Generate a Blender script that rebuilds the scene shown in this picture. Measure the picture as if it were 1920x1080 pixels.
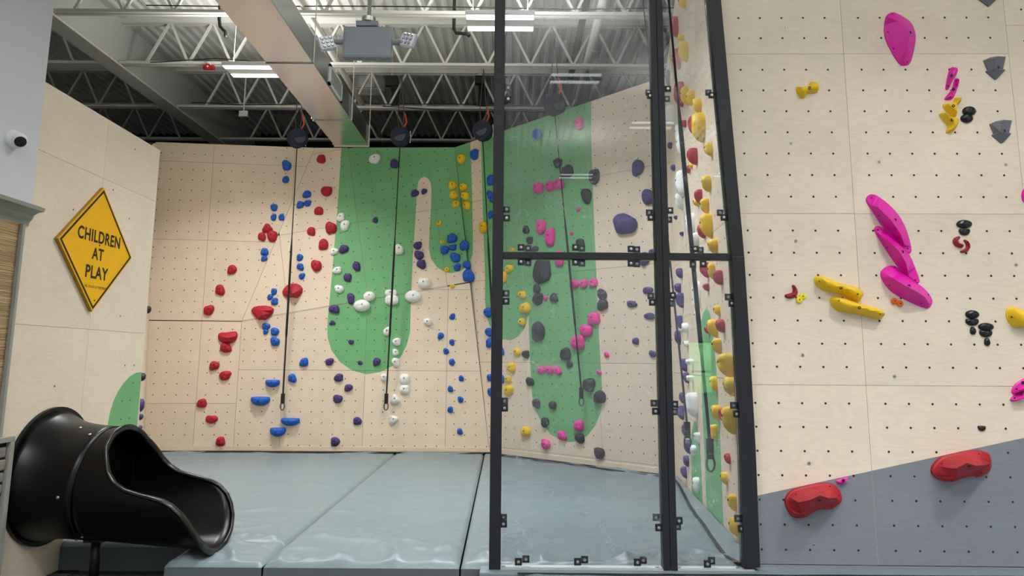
import bpy, bmesh, math, random
from mathutils import Vector, Matrix, noise
from mathutils.geometry import delaunay_2d_cdt, tessellate_polygon

scene = bpy.context.scene
COL = scene.collection
for o in list(bpy.data.objects):
    bpy.data.objects.remove(o, do_unlink=True)

# ------------------------------------------------------------------ camera
HC = 1.55                                   # lens height above the floor
F, CX, CY = 1310.0, 960.0, 480.0            # focal length and optical centre in pixels of the 1920x1080 frame
PITCH, ROLL = 0.1481, -0.0064
_cp, _sp = math.cos(PITCH), math.sin(PITCH)
FW = Vector((0, _cp, _sp)); _up = Vector((0, -_sp, _cp)); _rt = Vector((1, 0, 0))
RT = _rt * math.cos(ROLL) - _up * math.sin(ROLL)
UP = _rt * math.sin(ROLL) + _up * math.cos(ROLL)
CAM = Vector((0, 0, HC))
cd = bpy.data.cameras.new('camera')
cd.sensor_width = 36.0
cd.lens = F / 1920.0 * 36.0
cd.shift_y = (CY - 540.0) / 1920.0
cd.clip_start = 0.05
cam = bpy.data.objects.new('camera', cd)
cam.matrix_world = Matrix(((RT.x, UP.x, -FW.x, CAM.x), (RT.y, UP.y, -FW.y, CAM.y), (RT.z, UP.z, -FW.z, CAM.z), (0, 0, 0, 1)))
COL.objects.link(cam)
scene.camera = cam

# ------------------------------------------------------------------ light settings
world = bpy.data.worlds.new('world')
scene.world = world
world.use_nodes = True
_bg = world.node_tree.nodes['Background']
_bg.inputs[0].default_value = (0.75, 0.88, 1.0, 1)
_bg.inputs[1].default_value = 20.0
LAMP_WATT = 36.0                            # per light strip of a high bay lamp
vs = scene.view_settings
vs.view_transform = 'Standard'
vs.look = 'None'
vs.gamma = 1.0
vs.use_curve_mapping = False
vs.exposure = 0.2
scene.cycles.max_bounces = 7
scene.cycles.diffuse_bounces = 4
scene.cycles.glossy_bounces = 3
scene.cycles.transparent_max_bounces = 12

# ------------------------------------------------------------------ geometry of the view
def ray(x, y):
    return FW + RT * ((x - CX) / F) + UP * ((CY - y) / F)
def atz(x, y, z):
    d = ray(x, y)
    return CAM + d * ((z - HC) / d.z)
def aty(x, y, Y):
    d = ray(x, y)
    return CAM + d * (Y / d.y)
def atx(x, y, X):
    d = ray(x, y)
    return CAM + d * (X / d.x)
def proj(P):
    q = P - CAM
    z = q.dot(FW)
    return (CX + F * q.dot(RT) / z, CY - F * q.dot(UP) / z)

class Facet:
    def __init__(self, P0, n):
        self.P0 = Vector(P0); self.n = Vector(n).normalized()
        self.u = Vector((0, 0, 1)).cross(self.n).normalized()
        self.v = self.n.cross(self.u)
        u, v, nn, p = self.u, self.v, self.n, self.P0
        self.M = Matrix(((u.x, v.x, nn.x, p.x), (u.y, v.y, nn.y, p.y), (u.z, v.z, nn.z, p.z), (0, 0, 0, 1)))
    def hit(self, x, y, off=0.0):
        d = ray(x, y)
        return CAM + d * (((self.P0 + self.n * off) - CAM).dot(self.n) / d.dot(self.n))
    def loc(self, P):
        q = Vector(P) - self.P0
        return (q.dot(self.u), q.dot(self.v))
    def to2(self, x, y, off=0.0):
        return self.loc(self.hit(x, y, off))
    def to3(self, a, b, c=0.0):
        return self.P0 + self.u * a + self.v * b + self.n * c
    def at(self, x, y, off=0.0):
        """matrix of a thing standing on this wall at a pixel"""
        P = self.hit(x, y, off)
        m = self.M.copy(); m.translation = P
        return m
def plane3(a, b, c, toward=CAM):
    n = (b - a).cross(c - a).normalized()
    if n.dot(toward - a) < 0: n = -n
    return Facet(a, n)

# ------------------------------------------------------------------ materials
def lin(c):
    return tuple(((x / 255.0) / 12.92 if x / 255.0 <= 0.04045 else ((x / 255.0 + 0.055) / 1.055) ** 2.4) for x in c)
MATS = {}
def nt(name):
    m = bpy.data.materials.new(name); m.use_nodes = True
    t = m.node_tree
    return m, t, t.nodes['Principled BSDF']
def mat(name, rgb, rough=0.5, metal=0.0, var=0.06, scale=8.0, bump=0.0, bscale=60.0, spec=0.5, coat=0.0):
    if name in MATS: return MATS[name]
    m, t, b = nt(name)
    c = lin(rgb)
    tc = t.nodes.new('ShaderNodeTexCoord')
    nz = t.nodes.new('ShaderNodeTexNoise'); nz.inputs['Scale'].default_value = scale; nz.inputs['Detail'].default_value = 4
    t.links.new(tc.outputs['Object'], nz.inputs['Vector'])
    mr = t.nodes.new('ShaderNodeMapRange'); mr.inputs[3].default_value = 1 - var; mr.inputs[4].default_value = 1 + var
    t.links.new(nz.outputs['Fac'], mr.inputs[0])
    mx = t.nodes.new('ShaderNodeVectorMath'); mx.operation = 'SCALE'; mx.inputs[0].default_value = c
    t.links.new(mr.outputs[0], mx.inputs['Scale'])
    t.links.new(mx.outputs[0], b.inputs['Base Color'])
    b.inputs['Roughness'].default_value = rough
    b.inputs['Metallic'].default_value = metal
    b.inputs['Specular IOR Level'].default_value = spec
    b.inputs['Coat Weight'].default_value = coat
    if bump:
        n2 = t.nodes.new('ShaderNodeTexNoise'); n2.inputs['Scale'].default_value = bscale; n2.inputs['Detail'].default_value = 3
        t.links.new(tc.outputs['Object'], n2.inputs['Vector'])
        bp = t.nodes.new('ShaderNodeBump'); bp.inputs['Strength'].default_value = bump; bp.inputs['Distance'].default_value = 0.01
        t.links.new(n2.outputs['Fac'], bp.inputs['Height'])
        t.links.new(bp.outputs[0], b.inputs['Normal'])
    MATS[name] = m
    return m
def wood(name, rgb, figure=0.05, tint=0.03, stretch=(0.55, 2.2), rough=0.55):
    """birch ply: rotary cut figure as fine contour lines, faint blotches, each sheet its own shade"""
    m, t, b = nt(name)
    L = t.links
    tc = t.nodes.new('ShaderNodeTexCoord'); oi = t.nodes.new('ShaderNodeObjectInfo')
    off = t.nodes.new('ShaderNodeVectorMath'); off.operation = 'SCALE'; off.inputs[0].default_value = (37, 91, 13)
    L.new(oi.outputs['Random'], off.inputs['Scale'])
    ad = t.nodes.new('ShaderNodeVectorMath'); ad.operation = 'ADD'
    L.new(tc.outputs['Object'], ad.inputs[0]); L.new(off.outputs[0], ad.inputs[1])
    mp = t.nodes.new('ShaderNodeMapping'); mp.inputs['Scale'].default_value = (stretch[0], stretch[1], 1)
    L.new(ad.outputs[0], mp.inputs[0])
    nz = t.nodes.new('ShaderNodeTexNoise'); nz.inputs['Scale'].default_value = 1.7; nz.inputs['Detail'].default_value = 2.5; nz.inputs['Roughness'].default_value = 0.45
    L.new(mp.outputs[0], nz.inputs['Vector'])
    mu = t.nodes.new('ShaderNodeMath'); mu.operation = 'MULTIPLY'; mu.inputs[1].default_value = 150.0
    L.new(nz.outputs['Fac'], mu.inputs[0])
    sn = t.nodes.new('ShaderNodeMath'); sn.operation = 'SINE'; L.new(mu.outputs[0], sn.inputs[0])
    big = t.nodes.new('ShaderNodeTexNoise'); big.inputs['Scale'].default_value = 2.3; big.inputs['Detail'].default_value = 4
    L.new(ad.outputs[0], big.inputs['Vector'])
    fine = t.nodes.new('ShaderNodeTexNoise'); fine.inputs['Scale'].default_value = 30; fine.inputs['Detail'].default_value = 3
    mp2 = t.nodes.new('ShaderNodeMapping'); mp2.inputs['Scale'].default_value = (0.3, 3.0, 1)
    L.new(ad.outputs[0], mp2.inputs[0]); L.new(mp2.outputs[0], fine.inputs['Vector'])
    def ma(a, k, c):
        n = t.nodes.new('ShaderNodeMath'); n.operation = 'MULTIPLY_ADD'
        L.new(a, n.inputs[0]); n.inputs[1].default_value = k
        if isinstance(c, float): n.inputs[2].default_value = c
        else: L.new(c, n.inputs[2])
        return n.outputs[0]
    s = ma(sn.outputs[0], -figure * 0.5, 1.0 - 0.10 - 0.06 - tint)
    s = ma(big.outputs['Fac'], 0.20, s)
    s = ma(fine.outputs['Fac'], 0.12, s)
    s = ma(oi.outputs['Random'], 2 * tint, s)
    mx = t.nodes.new('ShaderNodeVectorMath'); mx.operation = 'SCALE'; mx.inputs[0].default_value = lin(rgb)
    L.new(s, mx.inputs['Scale']); L.new(mx.outputs[0], b.inputs['Base Color'])
    b.inputs['Roughness'].default_value = rough
    MATS[name] = m
    return m
PLY = wood('birch_ply', (230, 214, 193), 0.045)
PLYFAR = wood('birch_ply_far', (228, 209, 185), 0.03)
GREEN = wood('green_paint', (112, 176, 118), 0.02, 0.02)
GREY = wood('grey_paint', (126, 129, 137), 0.05, 0.01)
DARKWOOD = mat('seam_shadow_wood', (48, 40, 32), 0.9)
HOLE = mat('bolt_hole_steel', (28, 26, 24), 0.6)
RIM = mat('bolt_rim_steel', (215, 215, 212), 0.35, 0.6)
WHITEPAINT = mat('white_wall_paint', (206, 209, 214), 0.7, var=0.02, scale=3)
DECK = mat('white_deck_paint', (236, 234, 226), 0.65, var=0.08, scale=2)
STEELW = mat('white_steel_paint', (222, 220, 210), 0.55, var=0.06, scale=5)
BEAM = mat('girder_paint', (200, 200, 194), 0.55, var=0.04, scale=2)
BEAMD = mat('dark_grey_plate', (72, 74, 80), 0.5)
DARKROOM = mat('dark_far_wall', (38, 36, 36), 0.9)
BLACKM = mat('black_steel', (40, 41, 45), 0.42, 0.25, var=0.12, scale=14, spec=0.4)
CLIPM = mat('black_clip', (24, 24, 26), 0.5)
BOLTM = mat('bolt_steel', (190, 190, 188), 0.3, 0.9)
PLASTIC = mat('black_slide_plastic', (6, 6, 8), 0.33, var=0.1, scale=3, spec=0.32)
PLRIM = mat('black_slide_rim', (12, 12, 14), 0.28, var=0.1, scale=6, spec=0.45)
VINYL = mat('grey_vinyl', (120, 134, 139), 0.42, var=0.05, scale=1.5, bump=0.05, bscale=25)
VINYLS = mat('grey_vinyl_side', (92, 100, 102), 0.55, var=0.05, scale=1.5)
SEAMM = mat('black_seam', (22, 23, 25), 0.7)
FLOORM = mat('dark_marbled_floor', (54, 51, 48), 0.35, var=0.75, scale=14)
BLACK = mat('black_plastic', (22, 22, 24), 0.45)
WHITEP = mat('white_plastic', (226, 227, 226), 0.4)
EMERG = mat('emergency_box_grey', (132, 138, 144), 0.5, var=0.02)  # grey lowered to stand in for the weak light on the box
GREYP = mat('light_grey_plastic', (168, 174, 180), 0.5, var=0.03)
ROPE = mat('black_webbing', (20, 20, 24), 0.8)
ROPEB = mat('navy_webbing', (34, 40, 62), 0.8)
REDP = mat('red_plastic', (170, 28, 34), 0.4)
TRIMG = mat('grey_green_trim', (150, 150, 142), 0.5, var=0.03)
SIGNY = mat('sign_yellow', (243, 182, 4), 0.45, var=0.05, scale=6)
SIGNK = mat('sign_black', (22, 18, 14), 0.5)
SIGNE = mat('sign_edge', (168, 122, 20), 0.6, var=0.2, scale=20)
STONE = mat('grey_stone', (128, 122, 114), 0.85, var=0.25, scale=22, bump=0.5, bscale=50)
HEDGE = mat('hedge_leaves', (96, 150, 70), 0.7, var=0.5, scale=9)
PAVE = mat('pale_paving', (190, 196, 200), 0.8)
ORANGE = mat('orange_cord', (226, 88, 48), 0.6)
# galvanised duct metal: spangle in roughness
def duct_mat():
    m, t, b = nt('galvanised_steel')
    tc = t.nodes.new('ShaderNodeTexCoord')
    nz = t.nodes.new('ShaderNodeTexNoise'); nz.inputs['Scale'].default_value = 3; nz.inputs['Detail'].default_value = 5
    t.links.new(tc.outputs['Object'], nz.inputs['Vector'])
    mr = t.nodes.new('ShaderNodeMapRange'); mr.inputs[3].default_value = 0.17; mr.inputs[4].default_value = 0.30
    t.links.new(nz.outputs['Fac'], mr.inputs[0]); t.links.new(mr.outputs[0], b.inputs['Roughness'])
    b.inputs['Base Color'].default_value = (0.62, 0.64, 0.67, 1); b.inputs['Metallic'].default_value = 1.0
    return m
DUCT = duct_mat()
def reed_mat():
    m, t, b = nt('woven_reed')
    tc = t.nodes.new('ShaderNodeTexCoord')
    mp = t.nodes.new('ShaderNodeMapping'); mp.inputs['Scale'].default_value = (1, 2.0, 110)
    t.links.new(tc.outputs['Object'], mp.inputs[0])
    nz = t.nodes.new('ShaderNodeTexNoise'); nz.inputs['Scale'].default_value = 1; nz.inputs['Detail'].default_value = 2
    t.links.new(mp.outputs[0], nz.inputs['Vector'])
    cr = t.nodes.new('ShaderNodeValToRGB')
    cr.color_ramp.elements[0].position = 0.3; cr.color_ramp.elements[0].color = (*lin((150, 118, 78)), 1)
    cr.color_ramp.elements[1].position = 0.7; cr.color_ramp.elements[1].color = (*lin((226, 198, 150)), 1)
    t.links.new(nz.outputs['Fac'], cr.inputs[0]); t.links.new(cr.outputs[0], b.inputs['Base Color'])
    b.inputs['Roughness'].default_value = 0.8
    return m
REED = reed_mat()
def glow(name, rgb, k):
    m = bpy.data.materials.new(name); m.use_nodes = True
    t = m.node_tree; t.nodes.clear()
    e = t.nodes.new('ShaderNodeEmission'); e.inputs[0].default_value = (*rgb, 1); e.inputs[1].default_value = k
    o = t.nodes.new('ShaderNodeOutputMaterial'); t.links.new(e.outputs[0], o.inputs[0])
    return m
LED = glow('led_strip_glow', (0.95, 0.98, 1.0), 5.0)
def glass_mat(name, tint, haze, refl=1.0):
    """acrylic sheet: clear, mirror-like at its surface, with fine scuffs and chalk marks"""
    m = bpy.data.materials.new(name); m.use_nodes = True
    t = m.node_tree; t.nodes.clear(); L = t.links
    out = t.nodes.new('ShaderNodeOutputMaterial')
    tr = t.nodes.new('ShaderNodeBsdfTransparent'); tr.inputs[0].default_value = (*tint, 1)
    gl = t.nodes.new('ShaderNodeBsdfGlossy'); gl.inputs['Roughness'].default_value = 0.012
    fr = t.nodes.new('ShaderNodeFresnel'); fr.inputs[0].default_value = 1.47
    mk = t.nodes.new('ShaderNodeMath'); mk.operation = 'MULTIPLY'; mk.inputs[1].default_value = refl
    L.new(fr.outputs[0], mk.inputs[0])
    m1 = t.nodes.new('ShaderNodeMixShader'); L.new(mk.outputs[0], m1.inputs[0]); L.new(tr.outputs[0], m1.inputs[1]); L.new(gl.outputs[0], m1.inputs[2])
    df = t.nodes.new('ShaderNodeBsdfDiffuse'); df.inputs[0].default_value = (0.85, 0.87, 0.9, 1)
    tc = t.nodes.new('ShaderNodeTexCoord')
    w = t.nodes.new('ShaderNodeTexVoronoi'); w.feature = 'DISTANCE_TO_EDGE'; w.inputs['Scale'].default_value = 7
    dn = t.nodes.new('ShaderNodeTexNoise'); dn.inputs['Scale'].default_value = 9; dn.inputs['Detail'].default_value = 4
    L.new(tc.outputs['Object'], dn.inputs['Vector'])
    mixv = t.nodes.new('ShaderNodeMixRGB'); mixv.inputs[0].default_value = 0.35
    L.new(tc.outputs['Object'], mixv.inputs[1]); L.new(dn.outputs['Color'], mixv.inputs[2]); L.new(mixv.outputs[0], w.inputs['Vector'])
    lt = t.nodes.new('ShaderNodeMath'); lt.operation = 'LESS_THAN'; lt.inputs[1].default_value = 0.006
    L.new(w.outputs['Distance'], lt.inputs[0])
    gate = t.nodes.new('ShaderNodeTexNoise'); gate.inputs['Scale'].default_value = 5.5; gate.inputs['Detail'].default_value = 5
    L.new(tc.outputs['Object'], gate.inputs['Vector'])
    gt = t.nodes.new('ShaderNodeMapRange'); gt.inputs[1].default_value = 0.48; gt.inputs[2].default_value = 0.66
    L.new(gate.outputs['Fac'], gt.inputs[0])
    sc = t.nodes.new('ShaderNodeMath'); sc.operation = 'MULTIPLY'; L.new(lt.outputs[0], sc.inputs[0]); L.new(gt.outputs[0], sc.inputs[1])
    sm = t.nodes.new('ShaderNodeMapRange'); sm.inputs[1].default_value = 0.45; sm.inputs[2].default_value = 0.75; sm.inputs[3].default_value = haze * 0.5; sm.inputs[4].default_value = haze * 2.0
    L.new(dn.outputs['Fac'], sm.inputs[0])
    tot = t.nodes.new('ShaderNodeMath'); tot.operation = 'MULTIPLY_ADD'; tot.inputs[1].default_value = 0.55
    L.new(sc.outputs[0], tot.inputs[0]); L.new(sm.outputs[0], tot.inputs[2])
    m2 = t.nodes.new('ShaderNodeMixShader'); L.new(tot.outputs[0], m2.inputs[0]); L.new(m1.outputs[0], m2.inputs[1]); L.new(df.outputs[0], m2.inputs[2])
    L.new(m2.outputs[0], out.inputs[0])
    return m
GLASS = glass_mat('clear_acrylic', (0.91, 0.935, 0.965), 0.026)
CLEARP = mat('clear_lens_plastic', (220, 224, 232), 0.1, var=0.3, scale=60, spec=0.8)
HOLDCOL = dict(
    red=mat('hold_red', (178, 22, 42), 0.6, var=0.08, scale=30),
    blue=mat('hold_blue', (18, 92, 190), 0.55, var=0.08, scale=30),
    purple=mat('hold_purple', (72, 56, 116), 0.65, var=0.1, scale=30),
    white=mat('hold_white', (240, 240, 236), 0.6, var=0.04, scale=30),
    yellow=mat('hold_yellow', (240, 196, 16), 0.5, var=0.05, scale=30),
    pink=mat('hold_pink', (236, 58, 158), 0.55, var=0.06, scale=30),
    magenta=mat('hold_magenta', (226, 22, 166), 0.38, var=0.04, scale=10),
    black=mat('hold_black', (42, 43, 48), 0.6, var=0.2, scale=30),
    gloss=mat('hold_gloss_black', (22, 24, 28), 0.28, var=0.2, scale=40),
    grey=mat('hold_grey', (104, 107, 112), 0.6, var=0.06, scale=20),
    brick=mat('hold_brick_red', (172, 28, 40), 0.55, var=0.05, scale=12),
    crimson=mat('hold_crimson', (150, 24, 44), 0.45, var=0.15, scale=30),
    lemon=mat('hold_lemon', (236, 216, 20), 0.5),
    orange=mat('hold_orange', (246, 112, 22), 0.5))

# ------------------------------------------------------------------ mesh helpers
def tag(o, label=None, cat=None, group=None, kind=None):
    if label: o['label'] = label
    if cat: o['category'] = cat
    if group: o['group'] = group
    if kind: o['kind'] = kind
    return o
def empty(name, M=None, **k):
    o = bpy.data.objects.new(name, None); COL.objects.link(o)
    o.empty_display_size = 0.1
    if M is not None: o.matrix_world = M if isinstance(M, Matrix) else Matrix.Translation(M)
    return tag(o, **k)
def link(name, me, parent=None, M=None):
    o = bpy.data.objects.new(name, me); COL.objects.link(o)
    if parent is not None: o.parent = parent
    if M is not None: o.matrix_basis = M
    return o
def rotz(a): return Matrix.Rotation(a, 4, 'Z')

class MB:
    def __init__(self): self.v = []; self.f = []
    def add(self, vs, fs):
        k = len(self.v); self.v += [tuple(p) for p in vs]; self.f += [tuple(i + k for i in f) for f in fs]; return self
    def box(self, x0, x1, y0, y1, z0, z1, M=None):
        vs = [Vector((x, y, z)) for z in (z0, z1) for y in (y0, y1) for x in (x0, x1)]
        if M is not None: vs = [M @ p for p in vs]
        return self.add(vs, [(0, 2, 3, 1), (4, 5, 7, 6), (0, 1, 5, 4), (2, 6, 7, 3), (0, 4, 6, 2), (1, 3, 7, 5)])
    def bar(self, a, b, w, h=None, up=Vector((0, 0, 1))):
        a = Vector(a); b = Vector(b); h = w if h is None else h
        d = (b - a).normalized(); s = d.cross(up)
        if s.length < 1e-4: s = d.cross(Vector((0, 1, 0)))
        s.normalize(); t = s.cross(d)
        vs = [p + s * (i * w / 2) + t * (j * h / 2) for p in (a, b) for j in (-1, 1) for i in (-1, 1)]
        return self.add(vs, [(0, 2, 3, 1), (4, 5, 7, 6), (0, 1, 5, 4), (2, 6, 7, 3), (0, 4, 6, 2), (1, 3, 7, 5)])
    def tube(self, pts, r, n=8, cap=True, closed=False):
        pts = [Vector(p) for p in pts]; rs = r if isinstance(r, (list, tuple)) else [r] * len(pts)
        m = len(pts); ref = None; rings = []
        for i, p in enumerate(pts):
            if closed: d = pts[(i + 1) % m] - pts[i - 1]
            else: d = pts[min(i + 1, m - 1)] - pts[max(i - 1, 0)]
            d.normalize()
            if ref is None:
                ref = d.cross(Vector((0, 0, 1)))
                if ref.length < 1e-3: ref = d.cross(Vector((0, 1, 0)))
            ref = (ref - d * ref.dot(d)).normalized(); b = d.cross(ref)
            rings.append([p + (ref * math.cos(2 * math.pi * k / n) + b * math.sin(2 * math.pi * k / n)) * rs[i] for k in range(n)])
        vs = [q for R in rings for q in R]; fs = []
        for i in range(m if closed else m - 1):
            j = (i + 1) % m
            for k in range(n):
                fs.append((i * n + k, i * n + (k + 1) % n, j * n + (k + 1) % n, j * n + k))
        if cap and not closed:
            fs.append(tuple(range(n))[::-1]); fs.append(tuple((m - 1) * n + k for k in range(n)))
        return self.add(vs, fs)
    def lathe(self, prof, n=24, M=None, cap=True):
        vs = [Vector((r * math.cos(2 * math.pi * k / n), r * math.sin(2 * math.pi * k / n), z)) for r, z in prof for k in range(n)]
        if M is not None: vs = [M @ p for p in vs]
        fs = [(i * n + k, i * n + (k + 1) % n, (i + 1) * n + (k + 1) % n, (i + 1) * n + k) for i in range(len(prof) - 1) for k in range(n)]
        if cap:
            fs.append(tuple(range(n))[::-1]); fs.append(tuple((len(prof) - 1) * n + k for k in range(n)))
        return self.add(vs, fs)
    def prism(self, poly, z0, z1, M=None):
        """poly: ccw 2d outline"""
        n = len(poly)
        vs = [Vector((x, y, z0)) for x, y in poly] + [Vector((x, y, z1)) for x, y in poly]
        if M is not None: vs = [M @ p for p in vs]
        fs = [(i, (i + 1) % n, n + (i + 1) % n, n + i) for i in range(n)]
        tris = tessellate_polygon([[Vector((x, y, 0)) for x, y in poly]])
        for t in tris:
            a, b, c = t
            (x0, y0), (x1, y1), (x2, y2) = poly[a], poly[b], poly[c]
            if (x1 - x0) * (y2 - y0) - (x2 - x0) * (y1 - y0) < 0: a, c = c, a
            fs.append((n + a, n + b, n + c)); fs.append((c, b, a))
        return self.add(vs, fs)
    def mesh(self, name, m=None, smooth=False, sharp=None, bevel=0.0, bseg=2):
        me = bpy.data.meshes.new(name); me.from_pydata(self.v, [], self.f)
        if bevel:
            bm = bmesh.new(); bm.from_mesh(me)
            bmesh.ops.remove_doubles(bm, verts=bm.verts, dist=1e-5)
            es = [e for e in bm.edges if len(e.link_faces) == 2 and e.calc_face_angle(0) > 0.5]
            bmesh.ops.bevel(bm, geom=es, offset=bevel, segments=bseg, profile=0.6, affect='EDGES')
            bm.to_mesh(me); bm.free()
        if smooth or sharp:
            me.shade_smooth()
            if sharp: me.set_sharp_from_angle(angle=math.radians(sharp))
        if m: me.materials.append(m)
        me.update()
        return me
    def build(self, name, m, parent=None, M=None, **k):
        return link(name, self.mesh(name, m, **k), parent, M)

def area2(p): return 0.5 * sum(p[i][0] * p[(i + 1) % len(p)][1] - p[(i + 1) % len(p)][0] * p[i][1] for i in range(len(p)))
def ccw(p): return list(p) if area2(p) > 0 else list(p)[::-1]
def clip(subj, conv, least=2e-4):
    """Sutherland-Hodgman: subject polygon cut by a convex ccw polygon"""
    out = list(subj)
    for i in range(len(conv)):
        (ax, ay), (bx, by) = conv[i], conv[(i + 1) % len(conv)]
        src = out; out = []
        if not src: break
        side = lambda p: (bx - ax) * (p[1] - ay) - (by - ay) * (p[0] - ax)
        for j in range(len(src)):
            p, q = src[j - 1], src[j]
            sp, sq = side(p), side(q)
            if (sp >= 0) != (sq >= 0):
                k = sp / (sp - sq); out.append((p[0] + (q[0] - p[0]) * k, p[1] + (q[1] - p[1]) * k))
            if sq >= 0: out.append(q)
    res = []
    for p in out:
        if not res or math.hypot(p[0] - res[-1][0], p[1] - res[-1][1]) > 1e-4: res.append(p)
    if len(res) > 2 and math.hypot(res[0][0] - res[-1][0], res[0][1] - res[-1][1]) < 1e-4: res.pop()
    return res if len(res) > 2 and abs(area2(res)) > least else []
def shrink(poly, d):
    """inset of a convex ccw polygon"""
    n = len(poly); lines = []
    for i in range(n):
        a, b = poly[i], poly[(i + 1) % n]
        L = math.hypot(b[0] - a[0], b[1] - a[1]) or 1e-9
        nx, ny = -(b[1] - a[1]) / L, (b[0] - a[0]) / L
        lines.append(((a[0] + nx * d, a[1] + ny * d), (b[0] + nx * d, b[1] + ny * d)))
    out = list(poly)
    for a, b in lines:
        src = out; out = []
        side = lambda p: (b[0] - a[0]) * (p[1] - a[1]) - (b[1] - a[1]) * (p[0] - a[0])
        for j in range(len(src)):
            p, q = src[j - 1], src[j]; sp, sq = side(p), side(q)
            if (sp >= 0) != (sq >= 0):
                k = sp / (sp - sq); out.append((p[0] + (q[0] - p[0]) * k, p[1] + (q[1] - p[1]) * k))
            if sq >= 0: out.append(q)
        if not out: return []
    return out
def inside(p, poly):
    c = False; x, y = p
    for i in range(len(poly)):
        (x0, y0), (x1, y1) = poly[i - 1], poly[i]
        if (y0 > y) != (y1 > y) and x < (x1 - x0) * (y - y0) / (y1 - y0) + x0: c = not c
    return c
def edge_dist(p, poly):
    best = 1e9
    for i in range(len(poly)):
        (ax, ay), (bx, by) = poly[i - 1], poly[i]
        dx, dy = bx - ax, by - ay; L = dx * dx + dy * dy or 1e-12
        k = max(0, min(1, ((p[0] - ax) * dx + (p[1] - ay) * dy) / L))
        best = min(best, math.hypot(p[0] - ax - k * dx, p[1] - ay - k * dy))
    return best
# ------------------------------------------------------------------ the setting
MATZ = HC - 1.353                           # top of the padded floor
YB = 10.58                                  # back climbing wall
XL = -3.32                                  # plywood fin beside the slide
DECKZ = HC + 4.95
S, P = 0.1617, 1.22                         # bolt hole spacing, panel size
EDGE = (P - 6 * S) / 2

tag(MB().box(-9.5, 6.5, -7.5, 15.2, -0.1, 0.0).build('floor', FLOORM), kind='structure')
# roof deck: ribs run away from the viewer
mb = MB(); prof = []
x = -9.5
while x < 6.5:
    prof += [(x, 0.0), (x + 0.045, 0.0), (x + 0.062, 0.04), (x + 0.135, 0.04)]
    x += 0.152
vs_ = [(a, y, DECKZ + b) for y in (-7.5, 15.2) for a, b in prof]; n = len(prof)
mb.add(vs_, [(i, n + i, n + i + 1, i + 1) for i in range(n - 1)])
mb.box(-9.5, 6.5, -7.5, 15.2, DECKZ + 0.05, DECKZ + 0.12)
tag(mb.build('ceiling', DECK), kind='structure')
tag(MB().box(-9.5, 6.5, 15.1, 15.3, 0, DECKZ + 0.12).build('wall_far', DARKROOM), kind='structure')
tag(MB().box(-9.7, -9.5, -7.5, 15.3, 0, DECKZ + 0.12).build('wall_outer_left', WHITEPAINT), kind='structure')
tag(MB().box(6.5, 6.7, -7.5, 15.3, 0, DECKZ + 0.12).build('wall_outer_right', WHITEPAINT), kind='structure')
# wall behind the viewer with a tall window and a small one above
WX0, WX1, WZ0, WZ1 = 4.3, 4.95, 0.75, 2.05
mb = MB()
mb.box(-9.5, WX0, -7.6, -7.4, 0, DECKZ + 0.12); mb.box(WX1, 6.5, -7.6, -7.4, 0, DECKZ + 0.12)
mb.box(WX0, WX1, -7.6, -7.4, 0, WZ0); mb.box(WX0, WX1, -7.6, -7.4, WZ1, DECKZ + 0.12)
tag(mb.build('wall_front', WHITEPAINT), kind='structure')
wf = MB()
for a, b, c, d in ((WX0, WX0 + .05, WZ0, WZ1), (WX1 - .05, WX1, WZ0, WZ1), (WX0, WX1, WZ0, WZ0 + .05), (WX0, WX1, WZ1 - .05, WZ1), (WX0, WX1, 1.28, 1.33)):
    wf.box(a, b, -7.56, -7.44, c, d)
w1 = tag(wf.build('window_1', BLACKM), kind='structure')
MB().box(WX0 + .05, WX1 - .05, -7.505, -7.495, WZ0 + .05, WZ1 - .05).build('pane', glass_mat('window_glass', (0.97, 0.99, 0.98), 0.0), w1)
tag(MB().box(-4, 12, -16, -7.7, -0.12, -0.02).build('floor_outside', PAVE), kind='structure')
hm = bmesh.new(); bmesh.ops.create_icosphere(hm, subdivisions=4, radius=1.0)
for v in hm.verts:
    k = 1 + 0.22 * noise.noise(v.co * 5) + 0.1 * noise.noise(v.co * 13)
    v.co = Vector((v.co.x * 2.6 * k, v.co.y * 0.9 * k, v.co.z * 1.3 * k))
hme = bpy.data.meshes.new('hedge'); hm.to_mesh(hme); hm.free(); hme.materials.append(HEDGE)
hd = link('hedge', hme); hd.location = (5.2, -12.5, 1.15)
tag(hd, 'green leafy hedge outside the window behind the viewer', 'hedge')

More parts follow.
